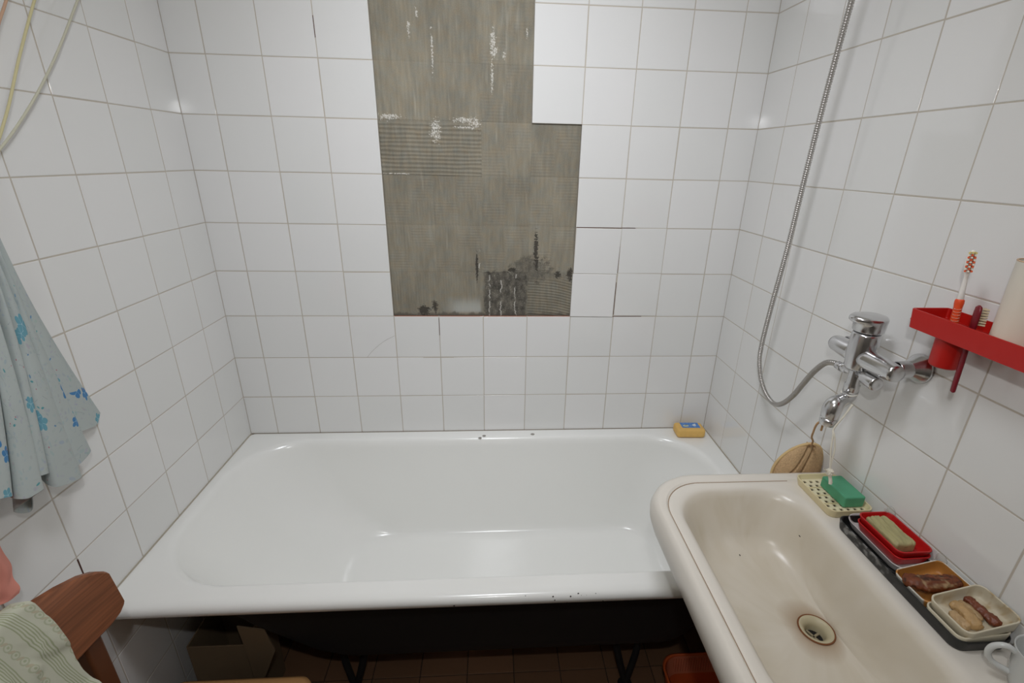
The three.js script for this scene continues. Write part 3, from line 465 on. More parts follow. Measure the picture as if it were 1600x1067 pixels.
// ---------------------------------------------------------------- mixer tap
M.chrome = mat(lin(0.66, 0.66, 0.67), 0.2, 1);
M.chromeWorn = mat(lin(0.62, 0.62, 0.63), 0.24, 1);
{
  const bx = 1.545, by = 0.599, bz = 0.713;
  const t = thing('mixer_tap', 'chrome mixer tap with a swivel spout on the right wall above the washbasin', 'tap');
  const arm = (s, k = 1) => along(lathe([[0, 0], [0.021, 0.002], [0.0205, 0.03 * k], [0.0195, 0.06 * k], [0.0175, 0.090 * k], [0.0150, 0.0975 * k], [0, 0.098 * k]], 36), [0, 0, s], [bx, by, bz]);
  const body = lathe([[0, -0.030], [0.021, -0.030], [0.024, -0.024], [0.0265, 0.0], [0.0268, 0.03], [0.026, 0.046], [0.0245, 0.052], [0, 0.052]], 44); body.translate(bx, by, bz);
  mesh('body', merge([body, arm(1), arm(-1, 0.82)]), M.chrome, t);
  for (const z of [0.790, 0.650]) {
    mesh('nut', along(lathe([[0.0145, 0], [0.0165, 0.002], [0.0165, 0.022], [0.015, 0.026]], 6 * 6), [1, 0, 0], [bx + 0.014, by + 0.002, z]), M.chromeWorn, t);
    mesh('wall_flange', along(lathe([[0.011, 0], [0.0135, 0.0], [0.016, 0.006], [0.024, 0.019], [0.0285, 0.0255], [0.0290, 0.029], [0.0275, 0.0305]], 40), [1, 0, 0], [XR - 0.0325, by + 0.004, z - 0.001]), M.chrome, t);
  }
  // lever: cap ring, dome and tongue
  const n = 48, rows = [];
  const LV = (k, y, lift = 0) => Array.from({ length: n }, (_, i) => { const a = i / n * 2 * Math.PI; const c = Math.cos(a), s = Math.sin(a); const tong = Math.pow(Math.max(0, -c), 2.2) * 0.013 * lift; const r = 0.0288 * k + tong; return [bx + c * r, by + y + (lift ? Math.max(0, -c) * 0.001 : 0), bz + s * r * (1 - 0.12 * Math.max(0, -c) * (lift ? 1 : 0))]; });
  rows.push(LV(0.90, 0.053), LV(0.97, 0.055), LV(1.0, 0.068), LV(1.0, 0.073, 0.8), LV(1.03, 0.076, 1), LV(1.03, 0.080, 1), LV(1.0, 0.083, 1), LV(0.9, 0.0862, 0.9), LV(0.6, 0.0885, 0.6), LV(0.25, 0.0895, 0.2));
  mesh('lever', grid(rows, true, true, true), M.chrome, t);
  // outlet, diverter tee
  const tx = bx - 0.0, tz = bz + 0.002;
  const col = lathe([[0.0, 0.035], [0.0155, 0.035], [0.0155, 0.020], [0.0125, 0.018], [0.0125, -0.024], [0.0145, -0.026], [0.0145, -0.046], [0.0, -0.046]], 36); col.translate(tx, 0.561, tz);
  const hx = lathe([[0, 0], [0.0085, 0], [0.0085, 0.016], [0.0112, 0.018], [0.0112, 0.028], [0.0085, 0.030], [0, 0.031]], 28); along(hx, [-0.05, -0.06, -1], [tx, 0.561, tz - 0.006]);
  mesh('diverter', merge([col, hx]), M.chrome, t);
  mesh('diverter_knob', along(lathe([[0, 0], [0.0095, 0], [0.0095, 0.018], [0.0138, 0.022], [0.0142, 0.054], [0.0122, 0.058], [0.006, 0.0585], [0.005, 0.0575], [0, 0.0575]], 32), [-0.12, 0.0, 1], [tx, 0.564, tz + 0.008]), M.chrome, t);
  // white washer and spout
  const wa = new THREE.TorusGeometry(0.0142, 0.0018, 8, 36); wa.rotateX(Math.PI / 2); wa.rotateZ(0.12); wa.translate(tx - 0.001, 0.5140, tz); mesh('washer', wa, mat(0xe8e4da, 0.5), t, 'white plastic washer');
  const cv = new THREE.CatmullRomCurve3([V(tx, 0.5145, tz), V(tx - 0.003, 0.507, tz + 0.001), V(tx - 0.013, 0.5005, tz + 0.004), V(tx - 0.025, 0.4985, tz + 0.008), V(tx - 0.035, 0.492, tz + 0.011), V(tx - 0.0395, 0.480, tz + 0.012), V(tx - 0.0402, 0.463, tz + 0.0122)]);
  const rad = [0.0145, 0.0145, 0.0138, 0.0150, 0.0180, 0.0185, 0.0172], sr = [];
  for (let i = 0; i <= 40; i++) { const u = i / 40, c = cv.getPoint(u), tg = cv.getTangent(u); const nrm = V(0, 0, 1), bi = V().crossVectors(tg, nrm).normalize(), n2 = V().crossVectors(bi, tg).normalize(); const f = u * 6, a = Math.min(5, Math.floor(f)), r = lerp(rad[a], rad[a + 1], f - a); sr.push(Array.from({ length: 24 }, (_, j) => { const w = j / 24 * 2 * Math.PI; const p = c.clone().addScaledVector(n2, Math.cos(w) * r).addScaledVector(bi, Math.sin(w) * r); return [p.x, p.y, p.z]; })); }
  const sp = mesh('spout', grid(sr, true, true, true), M.chrome, t);
  const ae = lathe([[0, 0.012], [0.0170, 0.012], [0.0172, 0.002], [0.0162, -0.007], [0.0125, -0.007], [0.010, -0.002], [0, -0.002]], 32); ae.translate(tx - 0.0402, 0.4535, tz + 0.0122); mesh('aerator', ae, M.chromeWorn, sp);
}
// shower hose
{
  const pts = [[1.5420, 0.5565, 0.678], [1.541, 0.5575, 0.660], [1.5395, 0.549, 0.634], [1.540, 0.515, 0.603], [1.543, 0.468, 0.573], [1.546, 0.416, 0.541], [1.549, 0.372, 0.500], [1.551, 0.357, 0.466], [1.551, 0.366, 0.424], [1.550, 0.396, 0.388], [1.550, 0.440, 0.364], [1.550, 0.483, 0.3586], [1.550, 0.598, 0.3642], [1.550, 0.757, 0.3786], [1.550, 0.958, 0.3866], [1.550, 1.109, 0.3948], [1.550, 1.288, 0.4108], [1.552, 1.42, 0.425], [1.556, 1.52, 0.44]];
  const cv = new THREE.CatmullRomCurve3(pts.map(p => V(...p))), len = cv.getLength(), pitch = 0.0050, n = Math.floor(len / pitch) * 4, rows = [], fr = cv.computeFrenetFrames(n, false), R = 14;
  for (let i = 0; i <= n; i++) { const c = cv.getPointAt(i / n), r = 0.0066 - [0, 0.0002, 0.0019, 0.0002][i % 4]; rows.push(Array.from({ length: R }, (_, j) => { const a = j / R * 2 * Math.PI; const p = c.clone().addScaledVector(fr.normals[i], Math.cos(a) * r).addScaledVector(fr.binormals[i], Math.sin(a) * r); return [p.x, p.y, p.z]; })); }
  const t = thing('shower_hose', 'ribbed metal shower hose hanging in a loop down to the mixer tap', 'hose');
  mesh('ribbed_hose', grid(rows, true, true, true), mat(lin(0.50, 0.48, 0.46), 0.34, 1), t);
  mesh('end_nut', along(lathe([[0.0075, 0], [0.0098, 0.001], [0.0104, 0.012], [0.0098, 0.0155], [0, 0.016]], 6), [0.03, -0.04, 1], [1.5415, 0.5570, 0.664]), M.chromeWorn, t);
  const h = thing('hose_hanger', 'chrome bracket on the right wall carrying the top of the shower hose', 'bracket', [XR, 1.53, 0.44]);
  mesh('plate', along(lathe([[0, 0.006], [0.022, 0.006], [0.025, 0.002], [0.025, 0]], 28), [-1, 0, 0], [0, 0, 0]), M.chrome, h);
  mesh('holder', along(lathe([[0, 0], [0.012, 0], [0.013, 0.05], [0, 0.052]], 24), [-1, 0, 0], [-0.004, 0, 0]), M.chrome, h);
}
// scrubber and cord hanging from the spout
{
  const t = thing('scrubber', 'tan terry scrubbing pad hanging from the tap spout behind the washbasin', 'scrubber', [1.551, 0.238, 0.614], -0.14);
  const mp = mat(0xffffff, 1, 0, { vertexColors: true, sheen: 0.4, sheenRoughness: 0.8 });
  const pad = new THREE.SphereGeometry(1, 200, 120);
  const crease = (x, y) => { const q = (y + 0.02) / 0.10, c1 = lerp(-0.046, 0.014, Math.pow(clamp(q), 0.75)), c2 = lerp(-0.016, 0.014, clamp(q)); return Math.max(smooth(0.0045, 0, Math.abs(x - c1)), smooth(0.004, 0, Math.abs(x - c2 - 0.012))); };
  warp(pad, v => { v.set(v.x * 0.056 + 0.022 * Math.max(0, v.y) * v.y, v.y * 0.088 - 0.002, v.z * 0.020); const f = Math.sign(v.z); v.z += f * (nz(v.x * 420, v.y * 420, v.z * 420) * 0.0011 + 0.004 * Math.cos((v.x + 0.02) * 90)); v.z -= f * 0.007 * crease(v.x, v.y); });
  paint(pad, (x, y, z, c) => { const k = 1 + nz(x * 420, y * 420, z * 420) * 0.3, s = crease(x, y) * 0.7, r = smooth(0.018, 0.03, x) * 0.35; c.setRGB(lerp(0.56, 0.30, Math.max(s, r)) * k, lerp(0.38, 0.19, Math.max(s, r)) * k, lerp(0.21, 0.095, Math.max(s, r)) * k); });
  mesh('pad', pad, mp, t);
  const ring = []; for (let i = 0; i <= 40; i++) { const a = i / 40 * 2 * Math.PI; ring.push([Math.cos(a) * 0.0565 + 0.022 * Math.max(0, Math.sin(a)) * Math.sin(a), Math.sin(a) * 0.0885 - 0.002, 0]); }
  mesh('piping', tube(ring, 0.0036, 90, 8), mat(srgb(214, 184, 134), 1), t);
  mesh('loop', tube([[0.018, 0.084, 0.004], [0.010, 0.105, 0.02], [-0.010, 0.13, 0.045], [-0.030, 0.160, 0.078], [-0.038, 0.197, 0.098], [-0.034, 0.205, 0.102], [-0.028, 0.196, 0.100], [-0.024, 0.178, 0.094]], 0.0022, 60, 8), mat(srgb(190, 152, 112), 1), t);
}
{
  const t = thing('cord', 'white knotted cord hanging from the tap spout above the green soap', 'cord');
  const wc = mat(srgb(224, 218, 202), 1);
  const strand = (dx, dz, bow) => tube([[1.5420, 0.496, 0.733 + dz], [1.522, 0.474, 0.744], [1.5045, 0.444, 0.748], [1.5035 + dx, 0.435, 0.755], [1.5035 + dx + bow, 0.405, 0.764], [1.502 + dx * 0.7, 0.378, 0.770], [1.5015, 0.364, 0.773]], 0.0017, 60, 7);
  mesh('strand', strand(0.001, 0, 0.002), wc, t); mesh('strand', strand(-0.002, 0.002, -0.003), wc, t);
  const kn = new THREE.IcosahedronGeometry(1, 4); warp(kn, v => { const k = 1 + fbm(v.x * 2.4, v.y * 2.4, v.z * 2.4) * 0.5; v.multiplyScalar(k); v.set(v.x * 0.0072, v.y * 0.0085, v.z * 0.0072); }); kn.translate(1.5015, 0.3565, 0.7745); mesh('knot', kn, wc, t);
  const tails = [[[1.502, 0.352, 0.775], [1.5045, 0.344, 0.777], [1.507, 0.333, 0.7795]], [[1.502, 0.352, 0.775], [1.504, 0.342, 0.779], [1.5045, 0.332, 0.782]], [[1.5, 0.357, 0.774], [1.494, 0.361, 0.774], [1.489, 0.364, 0.7735]]].map((p, i) => tube(p, i < 2 ? 0.0034 : 0.0022, 16, 7));
  mesh('frayed_end', merge(tails), wc, t);
}

// ---------------------------------------------------------------- red wall shelf
{
  const t = thing('wall_shelf', 'red plastic shelf with a toothbrush cup on the right wall', 'shelf');
  const red = mat(srgb(184, 20, 12), 0.4);
  const z0 = 0.799, z1 = 1.16, x0 = 1.538, x1 = XR - 0.0012, yb = 0.694, yt = 0.7275;
  const q = (d, y, k = 0) => rrect(x0 + d + k, x1 - d * 0.2, z0 + d - k * 3.5, z1 - d, [0.007, 0.003, 0.003, 0.007], y, 6, 6);
  mesh('tray', grid([q(0.002, yb, -0.002), q(0.0, yb + 0.001, -0.002), q(0, yt - 0.001), q(0.0008, yt), q(0.0028, yt), q(0.0036, yt - 0.001), q(0.0038, yb + 0.0165), q(0.005, yb + 0.0155)], true, true, false), red, t);
  // inner floor with the holes for brushes
  const s = new THREE.Shape(); s.moveTo(x0 + 0.003, -(z0 + 0.003)); s.lineTo(x1 - 0.001, -(z0 + 0.003)); s.lineTo(x1 - 0.001, -(z1 - 0.003)); s.lineTo(x0 + 0.003, -(z1 - 0.003)); s.closePath();
  const hole = (cx, cz, r) => { const p = new THREE.Path(); p.absarc(cx, -cz, r, 0, Math.PI * 2, true); s.holes.push(p); };
  hole(1.568, 0.866, 0.020); hole(1.5600, 0.8985, 0.007); hole(1.580, 0.835, 0.006);
  const fg = new THREE.ExtrudeGeometry(s, { depth: 0.003, bevelEnabled: false, curveSegments: 24 }); fg.rotateX(-Math.PI / 2); fg.translate(0, yb + 0.0125, 0); mesh('floor_plate', fg, red, t);
  const cup = lathe([[0, 0], [0.019, 0], [0.0215, 0.003], [0.0235, 0.062], [0.0220, 0.062], [0.0198, 0.004], [0, 0.002]], 36); cup.translate(1.568, yb - 0.052, 0.866); mesh('brush_cup', cup, red, t);
}
{ // orange and white toothbrush standing in the cup
  const a = V(1.5635, 0.652, 0.868), b = V(1.5560, 0.836, 0.8575), d = b.clone().sub(a).normalize();
  const t = thing('toothbrush', 'orange and white toothbrush standing upright in the red shelf cup', 'toothbrush', [a.x, a.y, a.z]);
  t.quaternion.setFromUnitVectors(V(0, 1, 0), d); t.rotateY(-0.75);
  const LN = 0.184, sec = (y, w, dd, ox = 0) => Array.from({ length: 16 }, (_, j) => { const q = j / 16 * 2 * Math.PI; return [Math.cos(q) * w, y, Math.sin(q) * dd + ox]; });
  mesh('grip', grid([sec(0, 0.003, 0.003), sec(0.004, 0.0055, 0.0048), sec(0.04, 0.006, 0.0052), sec(0.075, 0.0062, 0.0055), sec(0.095, 0.0058, 0.005), sec(0.102, 0.0066, 0.0058), sec(0.107, 0.0064, 0.0056), sec(0.109, 0.005, 0.0045)], true, true, true), mat(srgb(236, 82, 36), 0.45), t, 'orange rubber grip');
  for (let k = 0; k < 5; k++) { const g = new THREE.TorusGeometry(0.0046, 0.0005, 6, 20, Math.PI); g.rotateZ(Math.PI); g.scale(1, 0.35, 1); g.translate(0, 0.074 + k * 0.005, 0.0056); mesh('grip_line', g, mat(0xf2d9c8, 0.5), t); }
  mesh('neck', grid([sec(0.106, 0.0048, 0.0044), sec(0.12, 0.0042, 0.0038), sec(0.145, 0.0028, 0.0026), sec(0.152, 0.0034, 0.0024), sec(0.158, 0.0058, 0.0024), sec(0.168, 0.0066, 0.0024), sec(0.18, 0.0058, 0.0024), sec(0.187, 0.0035, 0.002), sec(0.189, 0.001, 0.001)], true, true, true), mat(0xf0ece6, 0.35), t, 'white neck and head');
  const mo = mat(srgb(236, 96, 48), 0.7), mw = mat(srgb(240, 232, 214), 0.7), mg = mat(srgb(222, 206, 132), 0.7);
  for (let r = 0; r < 9; r++) for (let c = -1; c <= 1; c++) { const g = new THREE.CylinderGeometry(0.0016, 0.0013, 0.0105, 7); g.rotateX(Math.PI / 2); g.rotateY(c * 0.12); g.translate(c * 0.0034, 0.1565 + r * 0.0036, 0.0072); mesh('bristle_tuft', g, r === 8 ? mg : (r + (c === 0 ? 1 : 0)) % 2 ? mw : mo, t); }
}
{ // dark red toothbrush hanging through a slot
  const a = V(1.560, 0.611, 0.905), b = V(1.560, 0.757, 0.8957);
  const t = thing('toothbrush', 'dark red toothbrush hanging through the red shelf with its handle below', 'toothbrush', [a.x, a.y, a.z]);
  t.quaternion.setFromUnitVectors(V(0, 1, 0), b.clone().sub(a).normalize()); t.rotateY(1.15);
  const sec = (y, w, dd) => Array.from({ length: 14 }, (_, j) => { const q = j / 14 * 2 * Math.PI; return [Math.cos(q) * w * 1.3, y, Math.sin(q) * dd * 1.6]; });
  const m = mat(srgb(122, 20, 34), 0.35);
  mesh('handle', grid([sec(0, 0.002, 0.001), sec(0.002, 0.0042, 0.002), sec(0.05, 0.0045, 0.0023), sec(0.085, 0.0036, 0.0023), sec(0.108, 0.0036, 0.0023), sec(0.116, 0.0058, 0.0026), sec(0.138, 0.0062, 0.0026), sec(0.146, 0.005, 0.0024), sec(0.149, 0.002, 0.001)], true, true, true), m, t);
  const tuft = []; for (let r = 0; r < 7; r++) for (let c = -1; c <= 1; c++) { const g = new THREE.CylinderGeometry(0.0016, 0.0012, 0.009, 6); g.rotateX(Math.PI / 2); g.rotateY(c * 0.25 + rr(-0.1, 0.1)); g.rotateX(rr(-0.15, 0.15)); g.translate(c * 0.0040, 0.118 + r * 0.0042, 0.0078); tuft.push(g); }
  mesh('bristles', merge(tuft), mat(srgb(206, 190, 158), 0.9), t);
  const hd = new THREE.TorusGeometry(0.0011, 0.0004, 6, 14); hd.translate(0, 0.006, 0.0033); mesh('eyelet', hd, mat(0xc8b8b0, 0.5), t);
}
{ // milky tumbler on the shelf
  const t = thing('tumbler', 'milky white plastic tumbler standing on the red shelf', 'cup', [1.571, 0.7096, 0.955]);
  const g = lathe([[0, 0.001], [0.0285, 0], [0.0295, 0.002], [0.0305, 0.06], [0.0318, 0.128], [0.0312, 0.130], [0.0302, 0.129], [0.029, 0.06], [0.028, 0.004], [0, 0.003]], 48);
  paint(g, (x, y, z, c) => { const k = smooth(0.02, 0.1, y), s = 0.5 + 0.5 * nz(x * 160, y * 6, z * 160); c.setRGB(lerp(0.80, 0.74, k), lerp(0.66, 0.70, k) - s * 0.05 * (1 - k), lerp(0.56, 0.61, k) - s * 0.07 * (1 - k)); });
  mesh('body', g, mat(0xffffff, 0.4, 0, { vertexColors: true }), t);
  const rg = new THREE.TorusGeometry(0.0311, 0.0011, 8, 48); rg.rotateX(Math.PI / 2); rg.translate(0, 0.130, 0); mesh('rim', rg, mat(srgb(214, 182, 150), 0.5), t, 'yellowed rim');
}

// ---------------------------------------------------------------- cloths on the left wall
function printTex(w, h, draw) { const cv = document.createElement('canvas'); cv.width = w; cv.height = h; draw(cv.getContext('2d'), w, h); const t = new THREE.CanvasTexture(cv); t.colorSpace = THREE.SRGBColorSpace; t.wrapS = t.wrapT = THREE.RepeatWrapping; return t; }
function thick(rows, th) { // gives a sheet a back side and edges
  const g = grid(rows), n = g.attributes.normal, m = rows[0].length;
  const back = rows.map((r, i) => r.map((p, j) => { const k = i * m + j; return [p[0] - n.getX(k) * th, p[1] - n.getY(k) * th, p[2] - n.getZ(k) * th]; }));
  const gb = grid(back); const idx = gb.index.array; for (let i = 0; i < idx.length; i += 3) { const q = idx[i]; idx[i] = idx[i + 1]; idx[i + 1] = q; } gb.computeVertexNormals();
  const last = rows.length - 1, e1 = grid([rows[last], back[last]]), e2 = grid([rows.map(r => r[0]), back.map(r => r[0])]), e3 = grid([rows.map(r => r[m - 1]), back.map(r => r[m - 1])]);
  return merge([g, gb, e1, e2, e3]);
}
{
  const floral = printTex(1024, 1024, (x, w, h) => {
    x.fillStyle = '#b4bcba'; x.fillRect(0, 0, w, h);
    for (let i = 0; i < 900; i++) { x.fillStyle = `rgba(${110 + rnd() * 60 | 0},${130 + rnd() * 50 | 0},${150 + rnd() * 50 | 0},${0.10 + rnd() * 0.14})`; x.beginPath(); x.ellipse(rr(0, w), rr(0, h), rr(2, 16), rr(2, 9), rr(0, 3), 0, 7); x.fill(); }
    const flower = (cx, cy, r, col) => { for (let k = 0; k < 5; k++) { const a = k / 5 * 6.283 + cx; x.fillStyle = col; x.beginPath(); x.ellipse(cx + Math.cos(a) * r * 0.62, cy + Math.sin(a) * r * 0.62, r * 0.55, r * 0.42, a, 0, 7); x.fill(); } x.strokeStyle = 'rgba(190,214,226,0.8)'; x.lineWidth = 1.6; for (let k = 0; k < 5; k++) { const a = k / 5 * 6.283 + cx + 0.6; x.beginPath(); x.moveTo(cx, cy); x.lineTo(cx + Math.cos(a) * r, cy + Math.sin(a) * r); x.stroke(); } };
    for (let i = 0; i < 15; i++) flower(rr(0, w), rr(0, h), rr(24, 48), i % 3 ? '#6ba0b0' : '#4a82b4');
    for (let i = 0; i < 40; i++) { x.fillStyle = i % 2 ? '#5e9aa0' : '#6c8fb0'; x.beginPath(); x.ellipse(rr(0, w), rr(0, h), rr(5, 12), rr(3, 6), rr(0, 3), 0, 7); x.fill(); }
    x.fillStyle = '#b06a78'; for (let i = 0; i < 26; i++) { x.beginPath(); x.arc(rr(0, w), rr(0, h), rr(2, 5), 0, 7); x.fill(); }
    x.strokeStyle = 'rgba(90,100,120,0.5)'; x.lineWidth = 1.5; for (let i = 0; i < 90; i++) { const a = rr(0, w), b = rr(0, h); x.beginPath(); x.moveTo(a, b); x.quadraticCurveTo(a + rr(-20, 20), b + rr(-20, 20), a + rr(-30, 30), b + rr(-30, 30)); x.stroke(); }
  });
  const hem = [[-0.087, 0.413, 0.581], [-0.077, 0.400, 0.612], [-0.067, 0.414, 0.667], [-0.088, 0.392, 0.666], [-0.047, 0.378, 0.677], [-0.037, 0.373, 0.729], [-0.052, 0.373, 0.741], [-0.085, 0.373, 0.711], [-0.022, 0.360, 0.742], [-0.012, 0.378, 0.798], [-0.027, 0.387, 0.804], [-0.067, 0.388, 0.774], [-0.002, 0.422, 0.817], [0.003, 0.431, 0.839], [-0.017, 0.427, 0.835], [-0.052, 0.345, 0.823], [-0.047, 0.370, 0.853], [0.013, 0.412, 0.851], [0.018, 0.419, 0.883], [0.003, 0.424, 0.890], [-0.037, 0.410, 0.862], [0.023, 0.443, 0.908], [0.028, 0.455, 0.930], [0.023, 0.463, 0.961]];
  const hc = new THREE.CatmullRomCurve3(hem.map(p => V(...p)), false, 'catmullrom', 0.4), rows = [], NU = 320, NV = 50;
  for (let i = 0; i <= NV; i++) {
    const v = i / NV, row = [];
    for (let j = 0; j <= NU; j++) { const u = j / NU, b = hc.getPoint(u), k = Math.pow(v, 1.4), tx = -0.089 + 0.055 * u + 0.012 * Math.sin(u * 38), tz = 0.668 + 0.125 * u, f = Math.sin(v * Math.PI) * fbm(u * 7, v * 2.5, 3); row.push([Math.max(lerp(tx, b.x, Math.pow(v, 0.75)) + f * 0.006, XL + 0.006), lerp(0.86, b.y, v), lerp(tz, b.z, k) + f * 0.008]); }
    rows.push(row);
  }
  const g = thick(rows, 0.0012); const p = g.attributes.uv; for (let i = 0; i < p.count; i++) p.setXY(i, p.getX(i) * 2.2, p.getY(i) * 1.25);
  const t = thing('cloth', 'pale grey blue floral cloth hanging in folds on the left wall', 'cloth');
  mesh('fabric', g, mat(0xffffff, 0.95, 0, { map: floral, sheen: 0.2 }), t);
  const k = mesh('hook', merge([tube([[XL + 0.001, 0.88, 0.73], [XL + 0.02, 0.875, 0.73], [XL + 0.034, 0.865, 0.73], [XL + 0.036, 0.885, 0.73]], 0.004, 20, 8), along(lathe([[0, 0], [0.016, 0], [0.016, 0.003], [0, 0.005]], 20), [1, 0, 0], [XL, 0.885, 0.73])]), M.chromeWorn); tag(k, 'metal hook on the left wall carrying the floral cloth', 'hook');
}
{
  const t = thing('towel', 'salmon pink towel hanging on the left wall beside the wooden chair', 'towel');
  const rows = []; const edge = [[0.46, 0.885], [0.36, 0.884], [0.31, 0.885], [0.275, 0.884], [0.258, 0.894], [0.240, 0.897], [0.232, 0.903]];
  const ec = new THREE.CatmullRomCurve3(edge.map(p => V(0, p[0], p[1])));
  for (let i = 0; i <= 40; i++) { const v = i / 40, e = ec.getPoint(v), row = []; for (let j = 0; j <= 60; j++) { const u = j / 60; row.push([XL + 0.045 + 0.016 * Math.sin(u * 11 + 0.6 + v) + 0.012 * smooth(0.5, 0.9, v) * Math.cos(u * 14) - 0.02 * smooth(0.12, 0, u), e.y + u * 0.03 + (u < 0.2 ? 0.02 * smooth(0.85, 1, v) * u : 0), e.z + u * 0.26]); } rows.push(row); }
  mesh('cloth', thick(rows, 0.004), mat(srgb(228, 150, 134), 1, 0, { sheen: 0.2 }), t);
}
// washing line cords at the top left
{
  const line = (name, pts, color, lab) => { const t = mesh(name, tube(pts, 0.0022, 70, 8), mat(color, 0.7)); tag(t, lab, 'cord'); };
  line('clothesline', [[-0.060, 1.86, 0.02], [-0.066, 1.50, 0.24], [-0.067, 1.219, 0.449], [-0.067, 1.113, 0.523], [-0.067, 1.014, 0.588], [-0.072, 0.95, 0.635], [-0.088, 0.90, 0.70]], srgb(214, 206, 160), 'yellowish washing line cord slanting down the left wall, nearer the picture edge');
  line('clothesline', [[-0.060, 1.86, -0.0 + 0.004], [-0.072, 1.45, 0.16], [-0.075, 1.25, 0.325], [-0.075, 1.128, 0.430], [-0.075, 1.034, 0.523], [-0.078, 0.956, 0.612], [-0.088, 0.905, 0.68]], srgb(206, 204, 184), 'pale thin washing line cord slanting down the left wall, nearer the corner');
  line('clothesline', [[-0.060, 1.86, 0.10], [-0.066, 1.50, 0.33], [-0.067, 1.203, 0.512], [-0.067, 1.168, 0.538], [-0.07, 1.05, 0.62], [-0.088, 0.95, 0.72]], srgb(206, 168, 140), 'orange tinted washing line cord in the very top corner of the left wall');
}

// ---------------------------------------------------------------- chair with a cloth over its back
{
  const wood = dataTex(256, 512, (u, v) => { const g = Math.sin((u * 22 + fbm(u * 6, v * 1.6) * 6) * 3.1) * 0.5 + 0.5, n = fbm(u * 60, v * 4, 4); const k = 0.95 + 0.03 * g + n * 0.3; return [138 * k, 84 * k, 54 * k]; });
  const mw = mat(0xffffff, 0.42, 0, { map: wood }), md = mat(srgb(96, 54, 28), 0.5);
  const t = thing('chair', 'brown wooden chair with a curved backrest board at the left wall, cloth hung over it', 'chair', [0.12, YF - 0.0, 1.068]);
  const yb = 0.8, rows = []; // local: backrest across z
  const zs = [-0.150, -0.147, -0.138, -0.12, -0.09, -0.05, 0, 0.05, 0.1, 0.14, 0.165, 0.177, 0.180];
  for (const z of zs) {
    const e = Math.min(z + 0.152, 0.182 - z), c = clamp(e / 0.032), rnd2 = 1 - Math.sqrt(Math.max(0, 1 - (1 - c) * (1 - c)));
    const top = 0.905 + 0.036 * (1 - Math.pow((z - 0.015) / 0.165, 2)) - 0.018 * rnd2 - 0.004, bot = 0.797 + 0.026 * rnd2 + 0.004 * smooth(-0.06, -0.15, z), bow = -0.022 * (1 - Math.pow((z - 0.015) / 0.165, 2)) + 0.008;
    const row = [], h = 0.0085; const pts = [[-h * 0.6, bot], [h * 0.6, bot], [h, bot + 0.004], [h, lerp(bot, top, 0.25)], [h, (bot + top) / 2], [h, lerp(bot, top, 0.75)], [h, top - 0.004], [h * 0.6, top], [-h * 0.6, top], [-h, top - 0.004], [-h, (bot + top) / 2], [-h, bot + 0.004]];
    for (const [dx, y] of pts) row.push([bow + dx - (y - 0.85) * 0.12, y, z]); rows.push(row);
  }
  const bg = grid(rows, true, true, true, 0.7); { const p = bg.attributes.position, uv = bg.attributes.uv; for (let i = 0; i < p.count; i++) uv.setXY(i, p.getY(i) * 4, p.getZ(i) * 2); }
  mesh('backrest', bg, mw, t);
  const post = (z, h) => { const g = new RoundedBoxGeometry(0.026, h, 0.034, 3, 0.005); g.translate(-0.016, h / 2, z); return g; };
  mesh('post', post(-0.098, 0.86), md, t); mesh('post', post(0.128, 0.86), md, t);
  const seat = new RoundedBoxGeometry(0.36, 0.028, 0.34, 4, 0.012); seat.translate(0.175, 0.44, 0.015); mesh('seat', seat, mw, t);
  for (const z of [-0.11, 0.14]) { const g = new RoundedBoxGeometry(0.03, 0.43, 0.03, 3, 0.005); g.translate(0.325, 0.215, z); mesh('leg', g, md, t); }
  for (const z of [-0.098, 0.128]) { const g = new RoundedBoxGeometry(0.34, 0.022, 0.018, 2, 0.004); g.translate(0.155, 0.2, z); mesh('stretcher', g, md, t); }
  // cloth draped over the backrest
  const pt = printTex(512, 512, (x, w, h) => {
    x.fillStyle = '#c6c7b4'; x.fillRect(0, 0, w, h);
    for (let b = 0; b < 4; b++) { const x0 = b * 128; x.fillStyle = '#a3a98a'; for (let k = 0; k < 6; k++) x.fillRect(x0 + k * 9, 0, 4, h); for (let i = 0; i < 13; i++) { const cy = i * 40 + (b % 2) * 20; x.strokeStyle = '#b3b79d'; x.lineWidth = 5; x.beginPath(); x.arc(x0 + 92, cy, 13, 0, 7); x.stroke(); x.fillStyle = '#bcb49c'; x.beginPath(); x.ellipse(x0 + 92, cy + 19, 12, 5, 0.6, 0, 7); x.fill(); x.fillStyle = '#aeb498'; x.beginPath(); x.ellipse(x0 + 90, cy, 5, 5, 0, 0, 7); x.fill(); } }
  });
  const cr = [], NV = 60, NU = 50;
  for (let i = 0; i <= NV; i++) {
    const v = i / NV * 2 - 1, row = []; // v<0 wall side, v>0 room side
    for (let j = 0; j <= NU; j++) {
      const u = j / NU, z = -0.045 + u * 0.25 + 0.012 * smooth(0.2, 1, v) * (1 - u) * -1 - 0.006 * Math.sin(v * 6) * (1 - u), zc = clamp(z, -0.14, 0.165);
      const bow = -0.022 * (1 - Math.pow((zc - 0.015) / 0.165, 2)) + 0.008, top = 0.905 + 0.036 * (1 - Math.pow((zc - 0.015) / 0.165, 2)) + 0.003;
      const s = v * 0.24, a = clamp(s / 0.026, -1, 1), fall = Math.max(0, Math.abs(s) - 0.02);
      const lift = 0.014 + fall * 0.06 + Math.max(0, fbm(u * 6, v * 3.4, 6) * 0.034 + 0.004 * Math.sin(u * 20 + v * 3)) * smooth(0.0, 0.1, fall);
      row.push([bow + Math.sin(a * Math.PI / 2) * lift - (top - fall - 0.85) * 0.12, top - fall * 0.985 + Math.cos(a * Math.PI / 2) * 0.006, z + 0.008 * fbm(v * 4, u * 3, 1)]);
    } cr.push(row);
  }
